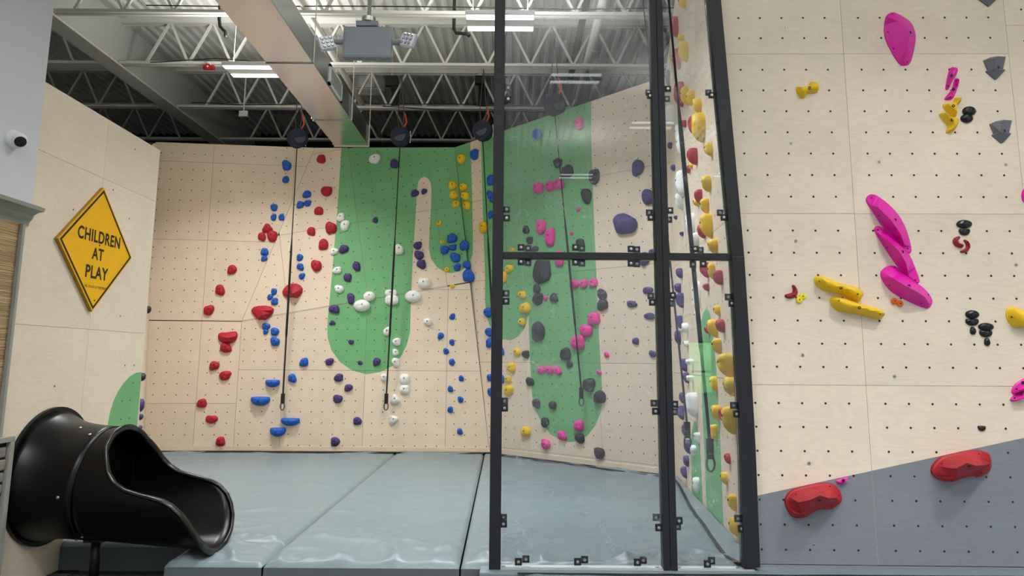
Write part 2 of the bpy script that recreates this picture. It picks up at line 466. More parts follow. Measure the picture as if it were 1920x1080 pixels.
def cells(origin, ang, iu, iv):
    ca, sa = math.cos(ang), math.sin(ang)
    for i in iu:
        for j in iv:
            loc = lambda a, b: (origin[0] + ca * a - sa * b, origin[1] + sa * a + ca * b)
            q = [loc(i * P, j * P), loc((i + 1) * P, j * P), loc((i + 1) * P, (j + 1) * P), loc(i * P, (j + 1) * P)]
            hs = [loc(i * P + EDGE + a * S, j * P + EDGE + b * S) for a in range(7) for b in range(7)]
            yield q, hs
def disc_mesh(mb, fc, pts, r, z, n=7):
    for (a, b) in pts:
        k = len(mb.v)
        mb.v += [tuple(fc.to3(a + r * math.cos(2 * math.pi * i / n), b + r * math.sin(2 * math.pi * i / n), z)) for i in range(n)]
        mb.f.append(tuple(range(k, k + n)))
def panel_wall(root, fc, regions, grids, ply, paints, hole_r, holes=True, skip=None, gap=0.0020):
    """plywood sheets on one flat face of a wall; paint lies on the sheets as a thin coat; bolt holes in a grid"""
    hp = []
    for reg, (origin, ang, iu, iv) in zip(regions, grids):
        reg = ccw(reg)
        for q, hs in cells(origin, ang, iu, iv):
            c = clip(q, reg)
            if not c: continue
            c = shrink(ccw(c), gap)
            if len(c) < 3 or abs(area2(c)) < 0.004: continue
            cx = sum(p[0] for p in c) / len(c); cy = sum(p[1] for p in c) / len(c)
            po = MB().prism([(x - cx, y - cy) for x, y in c], -0.018, 0.0).build('panel', ply, root, fc.M @ Matrix.Translation((cx, cy, 0)))
            cl = shrink(c, 0.0008)
            for k, (pp, pm, pname) in enumerate(paints):
                pv, pf = [], []
                for t in tessellate_polygon([[Vector((x, y, 0)) for x, y in pp]]):
                    g = clip(ccw([pp[i] for i in t]), cl, 1e-7)
                    if not g: continue
                    pf.append(tuple(range(len(pv), len(pv) + len(g))))
                    pv += [(x - cx, y - cy, 0.0006) for x, y in g]
                if pf: MB().add(pv, pf).build(pname, pm, po)
            if holes:
                hp += [h for h in hs if inside(h, c) and edge_dist(h, c) > 0.02 and not (skip and skip(h))]
    if hp:
        mb = MB(); disc_mesh(mb, fc, hp, hole_r, 0.0012)
        ho = mb.build('bolt_holes', HOLE, root); ho['kind'] = 'stuff'
    return hp
def backing(name, fc, reg, m=DARKWOOD, t0=-0.14, t1=-0.005):
    return tag(MB().prism(ccw(reg), t0, t1, fc.M).build(name, m), kind='structure')

# ---- right hand wall, close to the viewer
yaw = -0.0181
RW = Facet((1.2512, 4.9661, HC + 3.5025), (math.sin(yaw), -math.cos(yaw), 0))
def T(pts, ox, oy, s): return [(ox + x / s, oy + y / s) for x, y in pts]
EDGE_PX = [(1345, 0), (1374, 300), (1392, 478), (1404, 700), (1414, 860), (1422, 1062)]
edge2 = [RW.to2(*p) for p in EDGE_PX]
vb = RW.to2(1645, 1060)[1]
vt = DECKZ - RW.P0.z - 0.02
ur = 4.9
e0, e1 = edge2[0], edge2[-1]
ex = lambda v: e0[0] + (e1[0] - e0[0]) * (v - e0[1]) / (e1[1] - e0[1])
wall_right = backing('wall_right', RW, [(ex(vt), vt), (ex(vb), vb), (ur, vb), (ur, vt)])
GREYP2 = [RW.to2(1395, 934.6), RW.to2(2300, 738.8), (6.0, vb - 0.2), (0.2, vb - 0.2)]
left_reg = ccw([(ex(vt), vt), (ex(vb), vb), (2.44, vb), (2.44, vt)])
right_reg = ccw([(2.44, vb), (ur, vb), (ur, vt), (2.44, vt)])
panel_wall(wall_right, RW, [left_reg, right_reg], [((0, 0), 0, range(0, 2), range(-5, 2)), ((2.44, 0.225), 0, range(0, 3), range(-5, 2))],
           PLY, [(GREYP2, GREY, 'grey_paint')], 0.0085, gap=0.0012)
# steel rims of the bolt holes that show on the grey paint, and the capped screws
CAPS = [(1472, 52), (1483, 269), (1648, 304), (1886, 309), (1492, 452), (1905, 497), (1505, 666), (1677, 706), (1517, 869), (1526, 1022)]
cap_me = MB().lathe([(0.013, 0.0), (0.013, 0.002), (0.006, 0.002)], 14, cap=False).mesh('screw_cap', BOLTM)
for x, y in CAPS:
    o = link('screw_cap', cap_me, wall_right, RW.at(x, y))
    MB().lathe([(0.0042, 0.0), (0.0042, 0.0012)], 8).build('screw_socket', HOLE, o)
tag(MB().box(edge2[-1][0], ur, -0.03, 0.0, -0.02, 0.022, RW.M @ Matrix.Translation((0, vb - 0.004, 0))).build('baseboard_right', GREY), kind='structure')

# ---- the back climbing wall: three flat faces meeting along folds, then a slanted face and a side face
BD = Facet((0, YB, MATZ), (0, -1, 0))
A_, B_, C_, E_, G_, H_ = (453, 603), (437, 846), (590, 277), (881, 530), (852, 276), (918, 849)
wA, wB, wE, wH = (BD.hit(*q) for q in (A_, B_, E_, H_))
wC = aty(C_[0], C_[1], YB + 0.12)
BL = plane3(wA, wB, wC)
BU = plane3(wA, wE, wC)
wG = BU.hit(*G_)
wBR = atz(1250, 892, MATZ)
DG = plane3(wG, wH, wBR)
P1 = atz(1262, 891, MATZ); P2 = atz(1390, 1035, MATZ)
SW = Facet(P1, (-(P1.y - P2.y), (P1.x - P2.x), 0))
if SW.n.x > 0: SW = Facet(P1, -SW.n)
regD_px = [A_, E_, H_, B_]
regU_px = [C_, G_, E_, A_]
regL1_px = [(292, 266), C_, A_, (270, 601)]
regL2_px = [(270, 601), A_, B_, (255, 846)]
regG_px = [G_, (948, 243), (1216, 153), (1275, 133), (1275, 893), H_]
def tops(fc, px): return [fc.to2(*q) for q in px]
PG12 = [(643, 240), (640, 280), (632, 400), (622, 520), (614.5, 600), (613.9, 617), (614.7, 635), (621.7, 657), (638, 679.4), (660.6, 694.7), (687, 701.7), (713, 697.5), (735.6, 686.4), (752, 668), (763, 646), (769, 621), (770, 577),
        (774, 480), (779, 410), (782, 355), (784, 342), (788, 335), (795, 331), (802, 334), (807, 341), (809, 355), (808.5, 380), (805.5, 430), (804, 464), (808, 485), (820, 501.5), (835, 510.4), (847, 512.3), (864.5, 507.5), (879.3, 497), (886.7, 476), (886.7, 438), (885, 349), (881.5, 255), (880, 230)]
PG34 = [(900, 215), (1108.5, 150), (1108.5, 260), (1113, 395), (1118, 510), (1124, 644), (1128.5, 725), (1129.5, 741), (1127, 771.5), (1117, 796.6), (1101.4, 817), (1085.6, 826.5), (1070, 829), (1051, 825.6), (1032, 814), (1016.4, 793.5), (1003.8, 768.3), (997.5, 740), (994, 678), (991, 590),
        (984, 615.6), (972, 631), (957.8, 638), (941, 636), (928, 626), (918, 610), (911.5, 590), (909.6, 565), (909, 497), (906, 420), (901.6, 260)]
wall_back = backing('wall_back', BD, tops(BD, regD_px))
for fc, px in ((BU, regU_px), (BL, regL1_px), (BL, regL2_px)):
    MB().prism(ccw(tops(fc, px)), -0.14, -0.005, fc.M).build('backing_board', DARKWOOD, wall_back)
aU = math.atan2(*(lambda d: (d[1], d[0]))([BU.loc(wE)[i] - BU.loc(wA)[i] for i in (0, 1)]))
oU = BU.to2(690, 561)
oD = (BD.to2(684, 700)[0], BD.to2(684, 694.5)[1])
oL = (BL.to2(375, 650)[0], BL.to2(375, 601)[1])
gr = lambda fc: [([fc.to2(*q) for q in PG12], GREEN, 'green_paint'), ([fc.to2(*q) for q in PG34], GREEN, 'green_paint')]
panel_wall(wall_back, BD, [tops(BD, regD_px)], [(oD, 0, range(-4, 4), range(-2, 4))], PLYFAR, gr(BD), 0.0085)
panel_wall(wall_back, BU, [tops(BU, regU_px)], [(oU, aU, range(-4, 4), range(-1, 5))], PLYFAR, gr(BU), 0.0085)
panel_wall(wall_back, BL, [tops(BL, regL1_px), tops(BL, regL2_px)], [(oL, 0, range(-3, 4), range(0, 4)), (oL, 0, range(-3, 4), range(-3, 0))], PLYFAR, [], 0.0085)
wall_slant = backing('wall_slanted', DG, tops(DG, regG_px))
oG = DG.to2(1121, 681)
panel_wall(wall_slant, DG, [tops(DG, regG_px)], [(oG, 0, range(-4, 4), range(-3, 5))], PLYFAR, gr(DG), 0.0085)
# side face behind the clear partition, running towards the viewer
zt = DECKZ - MATZ - 0.05
ur_s = SW.loc(Vector((RW.to3(edge2[-1][0], 0).x, RW.P0.y + 0.02, 0)))[0]
regS = [(-0.05, 0), (ur_s, 0), (ur_s, zt), (ur_s - 1.2, zt), (-0.05, HC + 3.36 - MATZ)]
wall_side = backing('wall_side', SW, regS)
PS1 = [(1312.5, 640), (1314, 605), (1319, 586), (1325, 578), (1331, 586), (1334.5, 605), (1344, 699), (1351, 838), (1357, 1000), (1357, 1040), (1328, 1010), (1322, 880), (1316, 740)]
PS2 = [(1295.5, 840), (1297, 812), (1300.5, 792), (1303, 788), (1306, 794), (1310, 815), (1314, 860), (1317, 920), (1319, 985), (1298, 965), (1296.5, 880)]
panel_wall(wall_side, SW, [regS], [((SW.to2(1325, 700)[0], 1.22), 0, range(-4, 4), range(-1, 6))], PLYFAR,
           [([SW.to2(*q) for q in PS1], GREEN, 'green_paint'), ([SW.to2(*q) for q in PS2], GREEN, 'green_paint')], 0.0085)
for nm, fc, a, b in (('baseboard_back', BD, BD.to2(*B_), BD.to2(*H_)), ('baseboard_left', BL, BL.to2(255, 846), BL.to2(*B_)), ('baseboard_slanted', DG, DG.to2(*H_), DG.to2(1262, 893))):
    d = Vector((b[0] - a[0], b[1] - a[1], 0)); L_ = d.length; an = math.atan2(d.y, d.x)
    tag(MB().box(0, L_, 0.01, 0.075, 0.0, 0.008, fc.M @ Matrix.Translation((a[0], a[1], 0)) @ rotz(an)).build(nm, PLYFAR), kind='structure')

# ---- plywood fin beside the slide, the wall behind it, and the white wall in front
FN = Facet((XL, 5.0, 0), (1, 0, 0))
finY = 6.365; finT = HC + 1.935
fa, fb = FN.loc(Vector((XL, 4.3, 0)))[0], FN.loc(Vector((XL, finY, 0)))[0]
regF = [(fa, 0.0), (fb, 0.0), (fb, finT), (fa, finT)]
wall_left = backing('wall_left', FN, regF, PLYFAR, -0.10, -0.019)
PF = [(198, 830), (200, 812), (203, 790), (207, 770), (213, 751), (221, 734), (231, 719), (243, 706), (255, 699), (266, 697), (300, 697), (300, 830)]
oF = FN.to2(160, 617)
panel_wall(wall_left, FN, [regF], [((FN.to2(160, 690)[0], oF[1]), 0, range(-2, 3), range(-2, 3))], PLY, [([FN.to2(*q) for q in PF], GREEN, 'green_paint')], 0.006, holes=False, gap=0.0012)
mb = MB(); FH = [(212, 356 + 0), (242, 410), (137, 393), (225, 593), (102, 724), (234, 685), (251, 685), (229, 752), (244, 750), (249, 718), (226, 786), (242, 784), (253, 280)]
disc_mesh(mb, FN, [FN.to2(*q) for q in FH], 0.0075, 0.0016)
ho = mb.build('bolt_holes', HOLE, wall_left); ho['kind'] = 'stuff'
corner = BL.hit(272, 838)
ca_, cb_ = BL.hit(270, 840), BL.hit(292, 268)
SL = plane3(Vector((XL - 0.02, finY, MATZ)), ca_, cb_, Vector((0, 8, 1)))
def sl_at(Y, z):                            # point of that wall at a given depth and height
    q = SL.P0; return Vector((q.x - (SL.n.y * (Y - q.y) + SL.n.z * (z - q.z)) / SL.n.x, Y, z))
regSL = [SL.loc(q) for q in (sl_at(finY, 0.0), sl_at(finY, finT - 0.03), cb_, sl_at(ca_.y, 0.0))]
a0 = min(q[0] for q in regSL)
wall_sl = backing('wall_side_left', SL, regSL, DARKWOOD, -0.1, -0.019)
panel_wall(wall_sl, SL, [regSL], [((a0, 0.5), 0, range(0, 5), range(-1, 5))], PLYFAR, [], 0.008)
XW = XL + 0.05
yw = 4.655
tag(MB().box(XW - 0.3, XW, -7.4, yw, HC + 0.99, DECKZ).build('wall_white', WHITEPAINT), kind='structure')
tag(MB().box(XW - 0.3, XW - 0.046, -7.4, yw, 0, HC + 0.99).build('wall_white_lower', WHITEPAINT), kind='structure')
# crown trim above the reed panel
cr = [(0.0, 0.0), (0.022, 0.0), (0.026, 0.03), (0.045, 0.05), (0.052, 0.075), (0.085, 0.095), (0.12, 0.10), (0.125, 0.125), (0.0, 0.13)]
Mc = Matrix(((1, 0, 0, XW - 0.06), (0, 0, 1, 0), (0, 1, 0, HC + 0.885), (0, 0, 0, 1)))
mbc = MB().prism(ccw(cr), 1.5, 4.70, Mc)
tag(mbc.build('trim_1', TRIMG), kind='structure')
tag(MB().box(XW - 0.055, XW - 0.008, 4.606, 4.63, HC - 0.52, HC + 0.885).build('trim_2', TRIMG), kind='structure')
mb = MB(); z = HC - 0.51; k = 0
random.seed(5)
while z < HC + 0.885:
    r = random.uniform(0.0035, 0.0055)
    mb.tube([(XW - 0.036, 2.6, z), (XW - 0.036 + random.uniform(-.001, .001), 3.6, z + random.uniform(-.002, .002)), (XW - 0.036, 4.606, z)], r, 6)
    z += r * 1.9
rd = mb.build('reed_panel', REED, smooth=True)
tag(rd, 'woven tan reed wall covering under the grey crown trim', 'wall covering', kind='stuff')
# framed stone panel below it
fs = empty('stone_panel', (XW, 4.3, HC - 1.0), label='framed panel of stacked grey stones beside the slide, below the reed covering', cat='stone panel')
mb = MB().box(-0.06, 0.0, -0.9, 0.37, -0.5, 0.47)
mb.build('backing_board', SEAMM, fs)
for nm, b in (('frame_top', (-0.0, 0.03, -0.9, 0.40, 0.455, 0.49)), ('frame_side', (-0.0, 0.03, 0.36, 0.40, -0.55, 0.455))):
    MB().box(*b).build(nm, TRIMG, fs, bevel=0.004)
random.seed(11)
z = -0.5
row = 0
while z < 0.42:
    h = random.uniform(0.065, 0.09); y = 0.35
    while y > -0.5:
        w = random.uniform(0.16, 0.3)
        MB().box(0.0, random.uniform(0.012, 0.024), y - w + 0.012, y, z + 0.008, z + h).build('stone', STONE, fs, bevel=0.01)
        y -= w
    z += h + 0.006; row += 1
# ------------------------------------------------------------------ padded floor
def wrinkle(x, y, front):
    h = 0.004 * noise.noise(Vector((x * 0.9, y * 0.9, 3)))
    r = 1 - abs(noise.noise(Vector((x * 0.55 + y * 0.25, y * 2.6 - x * 0.5, 7))))
    h += 0.020 * (max(0, r - 0.84) / 0.16) ** 1.5 * (0.5 + 0.5 * noise.noise(Vector((x * 1.1, y * 1.3, 1))))
    h *= 1.5
    d = max(0.0, 1 - (y - front) / 1.6)
    r2 = 1 - abs(noise.noise(Vector((x * 2.2 + y * 1.5, y * 1.1 - x * 0.4, 21))))
    h += 0.036 * d * (max(0, r2 - 0.80) / 0.20) ** 1.4
    r3 = 1 - abs(noise.noise(Vector((x * 4.6 - y * 2.0, y * 1.6 + x * 0.8, 33))))
    h += 0.018 * d * d * (max(0, r3 - 0.74) / 0.26) ** 1.4
    r4 = 1 - abs(noise.noise(Vector((x * 1.2 - y * 0.9, y * 3.4 + x * 0.7, 47))))
    h += 0.010 * (max(0, r4 - 0.85) / 0.15) ** 1.3
    return h
def mat_mesh(patches, ztop, step, front, edges_round=0.03):
    """patches: (y0, y1, left edge fn, right edge fn); the top is a rumpled cover, sides go down to the floor"""
    mb = MB()
    for (y0, y1, fl, fr, sides) in patches:
        ny = max(2, int((y1 - y0) / step)); nx = max(2, int((fr((y0 + y1) / 2) - fl((y0 + y1) / 2)) / step))
        base = len(mb.v)
        for j in range(ny + 1):
            y = y0 + (y1 - y0) * j / ny; a, b = fl(y), fr(y)
            for i in range(nx + 1):
                x = a + (b - a) * i / nx
                wr = wrinkle(x, y, front)
                e = 1e9
                if 'f' in sides: e = min(e, y - y0)
                if 'l' in sides: e = min(e, x - a)
                if 'r' in sides: e = min(e, b - x)
                z = ztop + wr * min(1.0, max(0.0, e / 0.10))
                if e < edges_round: z -= edges_round * (1 - math.sqrt(max(0, 1 - (1 - e / edges_round) ** 2)))
                mb.v.append((x, y, z))
        idx = lambda i, j: base + j * (nx + 1) + i
        for j in range(ny):
            for i in range(nx):
                mb.f.append((idx(i, j), idx(i + 1, j), idx(i + 1, j + 1), idx(i, j + 1)))
    return mb
def side_strip(pts, z0, amp=0.006):
    mb = MB(); n = len(pts)
    for k, zz in enumerate((0.0, 0.35, 0.7, 1.0)):
        for (x, y, zt_) in pts:
            a = amp * noise.noise(Vector((x * 14, y * 14, k * 2.1))) if 0 < k < 3 else 0
            mb.v.append((x, y - abs(a), zt_ + (z0 - zt_) * zz))
    for k in range(3):
        for i in range(n - 1):
            mb.f.append((k * n + i, (k + 1) * n + i, (k + 1) * n + i + 1, k * n + i + 1))
    return mb
XS1 = lambda y: -1.655 - 0.005 * (y - 4.9)
XS2 = lambda y: -0.335 - 0.010 * (y - 5.0)
XN = -2.31; YF = 4.93; YN = 5.42
def mat_left(y):
    if y < finY: return XL + 0.004
    k = (y - finY) / (corner.y - finY)
    return XL - 0.02 + (corner.x - XL + 0.02) * min(1, k) + 0.01
def mat_right(y):
    if y <= P1.y:
        k = (y - P2.y) / (P1.y - P2.y); return P2.x + (P1.x - P2.x) * k - 0.004
    k = (y - P1.y) / (wH.y - P1.y); return P1.x + (wH.x - P1.x) * k - 0.01
GAP = 0.006
def crash_mat(patches, front_pts, label, seams=()):
    t = empty('crash_mat', (sum(p[0] for p in front_pts) / len(front_pts), YF, 0), label=label, cat='mat', group='grey crash mats covering the padded floor')
    inv = Matrix.Translation(-t.location)
    mat_mesh(patches, MATZ, 0.021, YF).build('cover', VINYL, t, inv, smooth=True)
    for pts in seams + (front_pts,):
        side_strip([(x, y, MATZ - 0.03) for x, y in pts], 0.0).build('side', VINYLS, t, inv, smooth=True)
    return t, inv
lin_ = lambda a, b, n: [(a[0] + (b[0] - a[0]) * i / n, a[1] + (b[1] - a[1]) * i / n) for i in range(n + 1)]
m1, i1 = crash_mat([(YF, YN, lambda y: XN, lambda y: XS1(y) - GAP, 'flr'), (YN, YB - 0.06, mat_left, lambda y: XS1(y) - GAP, 'fr')],
    lin_((XN, YF), (XS1(YF) - GAP, YF), 60), 'grey vinyl crash mat under the black slide, reaching the back wall', (lin_((XL, YN), (XN, YN), 40), lin_((XN, YN), (XN, YF), 10)))
m2, i2 = crash_mat([(YF, YB - 0.06, lambda y: XS1(y) + GAP, lambda y: XS2(y) - GAP, 'flr')],
    lin_((XS1(YF) + GAP, YF), (XS2(YF) - GAP, YF), 90), 'grey vinyl crash mat between the two long floor seams, below the white holds')
m3, i3 = crash_mat([(YF, YB - 0.06, lambda y: XS2(y) + GAP, lambda y: max(mat_right(y), XS2(y) + 0.03), 'fl')],
    lin_((XS2(YF) + GAP, YF), (P2.x, YF), 90), 'grey vinyl crash mat behind the clear partition')
# dark strips painting the shaded gaps where the covers meet the walls, and the loose flap along the side face
def ribbon(pts, wfn, z, name, m, parent, inv):
    mb = MB(); n = len(pts)
    for i, (x, y) in enumerate(pts):
        a = Vector(pts[max(0, i - 1)]); b = Vector(pts[min(n - 1, i + 1)]); d = (b - a).normalized(); s = Vector((-d.y, d.x))
        w = wfn(i)
        mb.v += [(x - s.x * w, y - s.y * w, z + 0.004), (x + s.x * w, y + s.y * w, z + 0.004)]
    for i in range(n - 1): mb.f.append((2 * i, 2 * i + 2, 2 * i + 3, 2 * i + 1))
    return mb.build(name, m, parent, inv)
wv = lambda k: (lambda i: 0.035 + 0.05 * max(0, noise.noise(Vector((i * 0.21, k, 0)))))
ribbon(lin_((corner.x + 0.1, YB - 0.10), (XS1(10) - 0.02, YB - 0.09), 60), wv(1), MATZ + 0.004, 'gap_shade', SEAMM, m1, i1)
ribbon(lin_((XS1(10), YB - 0.09), (XS2(10), YB - 0.09), 40), wv(2), MATZ + 0.004, 'gap_shade', SEAMM, m2, i2)
ribbon([(q.x, q.y) for q in [atz(x, y, MATZ + 0.01) for x, y in ((922, 852), (1000, 861.5), (1080, 872), (1160, 883), (1240, 894), (1258, 897))]], lambda i: 0.03, MATZ + 0.012, 'gap_shade', SEAMM, m3, i3)
gp = [(1262, 897), (1272, 908), (1281, 925), (1291, 945), (1305, 966), (1320, 985), (1333, 1006), (1346, 1024), (1356, 1037), (1366, 1046), (1380, 1053), (1391, 1057)]
gp3 = [atz(x, y, MATZ + 0.02) for x, y in gp]
ribbon([(q.x, q.y) for q in gp3], lambda i: 0.014, MATZ + 0.022, 'gap_shade', SEAMM, m3, i3)
mb = MB()
for i, q in enumerate(gp3):
    k = min(1.0, max(0.0, (q.y - P2.y) / (P1.y - P2.y)))
    wy = max(P2.y - 0.25, q.y); wx = P2.x + (P1.x - P2.x) * ((wy - P2.y) / (P1.y - P2.y)) - 0.012
    mb.v += [(q.x + 0.01, q.y, MATZ + 0.014), ((q.x + wx) / 2, (q.y + wy) / 2, MATZ + 0.035 + 0.008 * noise.noise(Vector((i, 2, 2)))), (wx, wy, MATZ + 0.05)]
for i in range(len(gp3) - 1):
    for k in (0, 1): mb.f.append((3 * i + k, 3 * i + k + 1, 3 * i + k + 4, 3 * i + k + 3))
mb.build('wall_flap', VINYL, m3, i3, smooth=True)
# front mat below the right hand wall, with a painted strip for its dark gap
FZ = MATZ - 0.03
fm = empty('crash_mat', (2.0, 4.0, 0), label='grey crash mat in front of the clear partition and the near right wall', cat='mat', group='grey crash mats covering the padded floor')
fi = Matrix.Translation(-fm.location)
fmb = mat_mesh([(2.6, 4.80, lambda y: -0.03 + 0.10 * max(0, (y - 4.6) / 0.2) ** 2, lambda y: 5.8, 'l')], FZ, 0.04, 2.6)
fmb.build('cover', VINYL, fm, fi, smooth=True)
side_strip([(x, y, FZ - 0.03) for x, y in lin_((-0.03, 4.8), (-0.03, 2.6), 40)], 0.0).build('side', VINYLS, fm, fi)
ribbon([(x, 4.79 + 0.012 * noise.noise(Vector((x * 3, 0, 5)))) for x in [0.05 + 0.08 * i for i in range(60)]], lambda i: 0.012, FZ + 0.012, 'gap_shade', SEAMM, fm, fi)
MB().box(-0.2, 5.7, 4.80, 4.955, 0, MATZ - 0.012).build('foam_border', VINYL, fm, fi, bevel=0.012)
tag(MB().box(XL + 0.01, XL + 0.16, 3.2, YN - 0.01, 0.0, 0.008).build('floor_strip', SEAMM), 'flat black rubber strip on the floor along the plywood fin', 'floor strip')

# ------------------------------------------------------------------ roof steel
HJ = HC + 4.2
JY = [8.1, 9.62, 11.37, 13.12]
XG = -5.75
def joist(x0, x1, y, label, ph):
    t = empty('roof_joist', (x0, y, HJ), label=label, cat='joist', group='white open web joists carrying the roof deck')
    top = DECKZ - 0.01 - HJ
    w = x1 - x0
    MB().bar((0.05, -0.035, 0.02), (w, -0.035, 0.02), 0.04, 0.04).bar((0.05, 0.035, 0.02), (w, 0.035, 0.02), 0.04, 0.04).build('bottom_chord', STEELW, t)
    MB().bar((0, -0.04, top - 0.06), (w, -0.04, top - 0.06), 0.05, 0.10).bar((0, 0.04, top - 0.06), (w, 0.04, top - 0.06), 0.05, 0.10).build('top_chord', STEELW, t)
    n = int(w / 0.62); me = {}
    for k in range(n):
        a = 0.3 + ph + k * 0.62
        for s in (0, 1):
            if a + 0.62 > w: continue
            p, q = ((a, 0, 0.03), (a + 0.31, 0, top - 0.07)) if s == 0 else ((a + 0.31, 0, top - 0.07), (a + 0.62, 0, 0.03))
            if s not in me: me[s] = MB().bar(Vector(p) - Vector(p), Vector(q) - Vector(p), 0.032, 0.032).mesh('web', STEELW)
            link('web', me[s], t, Matrix.Translation(p))
    return t
names = ['nearest', 'second', 'third', 'farthest']
for i, y in enumerate(JY):
    joist(XG + 0.01, 6.2, y, f'white open web roof joist right of the girder, {names[i]} of the four in view', 0.11 * i)
    joist(-9.3, XG - 0.2, y, f'white open web roof joist beyond the girder over the plywood fin, {names[i]} row', 0.2 - 0.05 * i)
gd = empty('steel_girder', (XG, 4.0, HC + 4.13), label='broad pale grey steel girder running back under the roof deck', cat='girder')
MB().box(-0.13, 0.13, -8, 11.0, 0, 0.03).build('bottom_flange', STEELW, gd)
MB().box(-0.012, 0.012, -8, 11.0, 0.03, 0.76).build('web', BEAM, gd)
MB().box(-0.13, 0.13, -8, 11.0, 0.76, 0.79).build('top_flange', BEAM, gd)
# ------------------------------------------------------------------ air duct
ZD = HC + 3.2; DX0, DX1 = -0.843 * 3.2, -0.684 * 3.2; DH = 0.312; DYE = 3.2 * 3.2
du = empty('air_duct', ((DX0 + DX1) / 2, DYE, ZD), label='rectangular galvanised air duct hanging below the roof deck', cat='duct')
hw = (DX1 - DX0) / 2
def ratioY(x, y): d = ray(x, y); return d.y / d.z * (ZD - HC)
ys = [DYE, ratioY(660, 226), ratioY(588, 119), 4.6, 2.0]
for k in range(len(ys) - 1):
    b, a = ys[k] - DYE, ys[k + 1] - DYE
    MB().box(-hw, hw, a + 0.004, b - 0.004, 0, DH).build('duct_section', DUCT, du, bevel=0.004)
    MB().box(-hw - 0.012, hw + 0.012, b - 0.012, b + 0.012, -0.012, DH + 0.012).build('flange', DUCT if k else STEELW, du)
    mbh = MB()
    for s in (-1, 1):
        mbh.tube([(s * (hw + 0.018), b - 0.05, 0.0), (s * (hw + 0.018), b - 0.05, DECKZ - ZD)], 0.006, 6)
    mbh.build('hanger_rod', STEELW, du)
# air outlet on the right side of the duct
ga, gb = ratioY(620, 130) - DYE, ratioY(640, 170) - DYE
d1 = ray(618, 122); y1_ = d1.y / d1.x * DX1; d2 = ray(640, 180); y2_ = d2.y / d2.x * DX1
y1_, y2_ = y1_ - DYE, y2_ - DYE
gf = MB()
x0 = hw
for (a, b, c, d) in ((y1_, y2_, 0.03, 0.06), (y1_, y2_, DH - 0.06, DH - 0.03), (y1_, y1_ + 0.05, 0.03, DH - 0.03), (y2_ - 0.05, y2_, 0.03, DH - 0.03)):
    gf.box(x0, x0 + 0.014, a, b, c, d)
gfo = gf.build('air_grille', WHITEP, du)
for k in range(7):
    z0 = 0.07 + k * (DH - 0.15) / 6
    MB().box(x0 + 0.001, x0 + 0.012, y1_ + 0.05, y2_ - 0.05, z0, z0 + 0.02).build('slat', GREYP, gfo)
# pipes running back
def pipe(pts, r, m, name, label, cat, n=10):
    o = MB().tube([Vector(p) - Vector(pts[0]) for p in pts], r, n).build(name, m, smooth=True); o.location = pts[0]
    return tag(o, label, cat)
pipe([(-0.60 * 4.3, 6.5, HC + 4.3), (-0.60 * 4.3, 14.5, HC + 4.3)], 0.045, STEELW, 'sprinkler_pipe', 'white pipe running back above the metal duct', 'pipe')
pipe([(0.252 * 4.4, 6.5, HC + 4.4), (0.252 * 4.4, 14.5, HC + 4.4)], 0.06, STEELW, 'sprinkler_pipe', 'thick white pipe running back, seen through the upper partition pane', 'pipe')
pipe([(0.205 * 4.6, 6.5, HC + 4.6), (0.205 * 4.6, 14.5, HC + 4.6)], 0.05, BLACK, 'gas_pipe', 'black pipe beside the thick white pipe under the deck', 'pipe')
def drop(px, py, Y, pts, label):
    c = aty(px, py, Y)
    pipe([c + Vector(p) for p in pts], 0.022, BLACK, 'drain_pipe', label, 'pipe')
drop(411, 36, 8.4, [(0, 0, 0.9), (0, 0, 0), (0.02, 0, -0.1), (0.09, 0, -0.17), (0.1, 0, -0.24)], 'short bent black pipe hanging above the duct near the girder')
drop(851, 52, 8.3, [(0, 0, 0.9), (0, 0, -0.02), (0.03, 0, -0.07), (0.16, 0, -0.08), (0.2, 0, -0.11)], 'black pipe elbow beside the ceiling lamp at the partition post')
# dark boxes and grey heater under the deck
def hung(name, px0, py0, px1, py1, Y, depth, m, label, cat):
    a = aty(px0, py1, Y); b = aty(px1, py0, Y)
    o = empty(name, a, label=label, cat=cat)
    w, h = b.x - a.x, b.z - a.z
    MB().box(0, w, 0, depth, 0, h).build('housing', m, o, bevel=0.01)
    MB().tube([(w / 2, depth / 2, h), (w / 2, depth / 2, DECKZ - a.z)], 0.012, 6).build('hanger_rod', STEELW, o)
    MB().box(w * .1, w * .9, -0.006, 0.0, h * .1, h * .9).build('cover_plate', m, o)
    return o
hung('junction_box', 721, 141, 746, 159, 11.0, 0.1, BLACK, 'black metal box below the deck right of the duct', 'box')
hung('junction_box', 890, 141, 908, 156, 11.0, 0.1, BLACK, 'black metal box below the deck beside the partition post', 'box')
hung('cable_tray', 733, 160, 750, 200, 11.6, 0.06, BLACK, 'dark upright cable tray hanging below the black box right of the duct', 'tray')
hung('cable_tray', 897, 157, 913, 198, 11.6, 0.06, BLACK, 'dark upright cable tray hanging beside the partition post', 'tray')
hung('sensor_box', 447, 207, 464, 218, 11.2, 0.05, WHITEP, 'small white sensor box hanging on the joist left of the duct', 'box')
hv = empty('unit_heater', aty(692, 160, 11.9), label='grey six sided unit heater under the deck right of the duct', cat='heater')
hx = [(0.24 * math.cos(math.radians(a)) * 1.2, 0.24 * math.sin(math.radians(a))) for a in range(0, 360, 60)]
MB().prism(ccw(hx), -0.12, 0.12).build('housing', BEAM, hv, bevel=0.012)
for k in range(5):
    MB().box(-0.2, 0.2, -0.16 + 0.07 * k, -0.13 + 0.07 * k, -0.135, -0.12).build('louvre', STEELW, hv)
MB().tube([(0, 0, 0.12), (0, 0, DECKZ - hv.location.z)], 0.015, 6).build('hanger_rod', STEELW, hv)
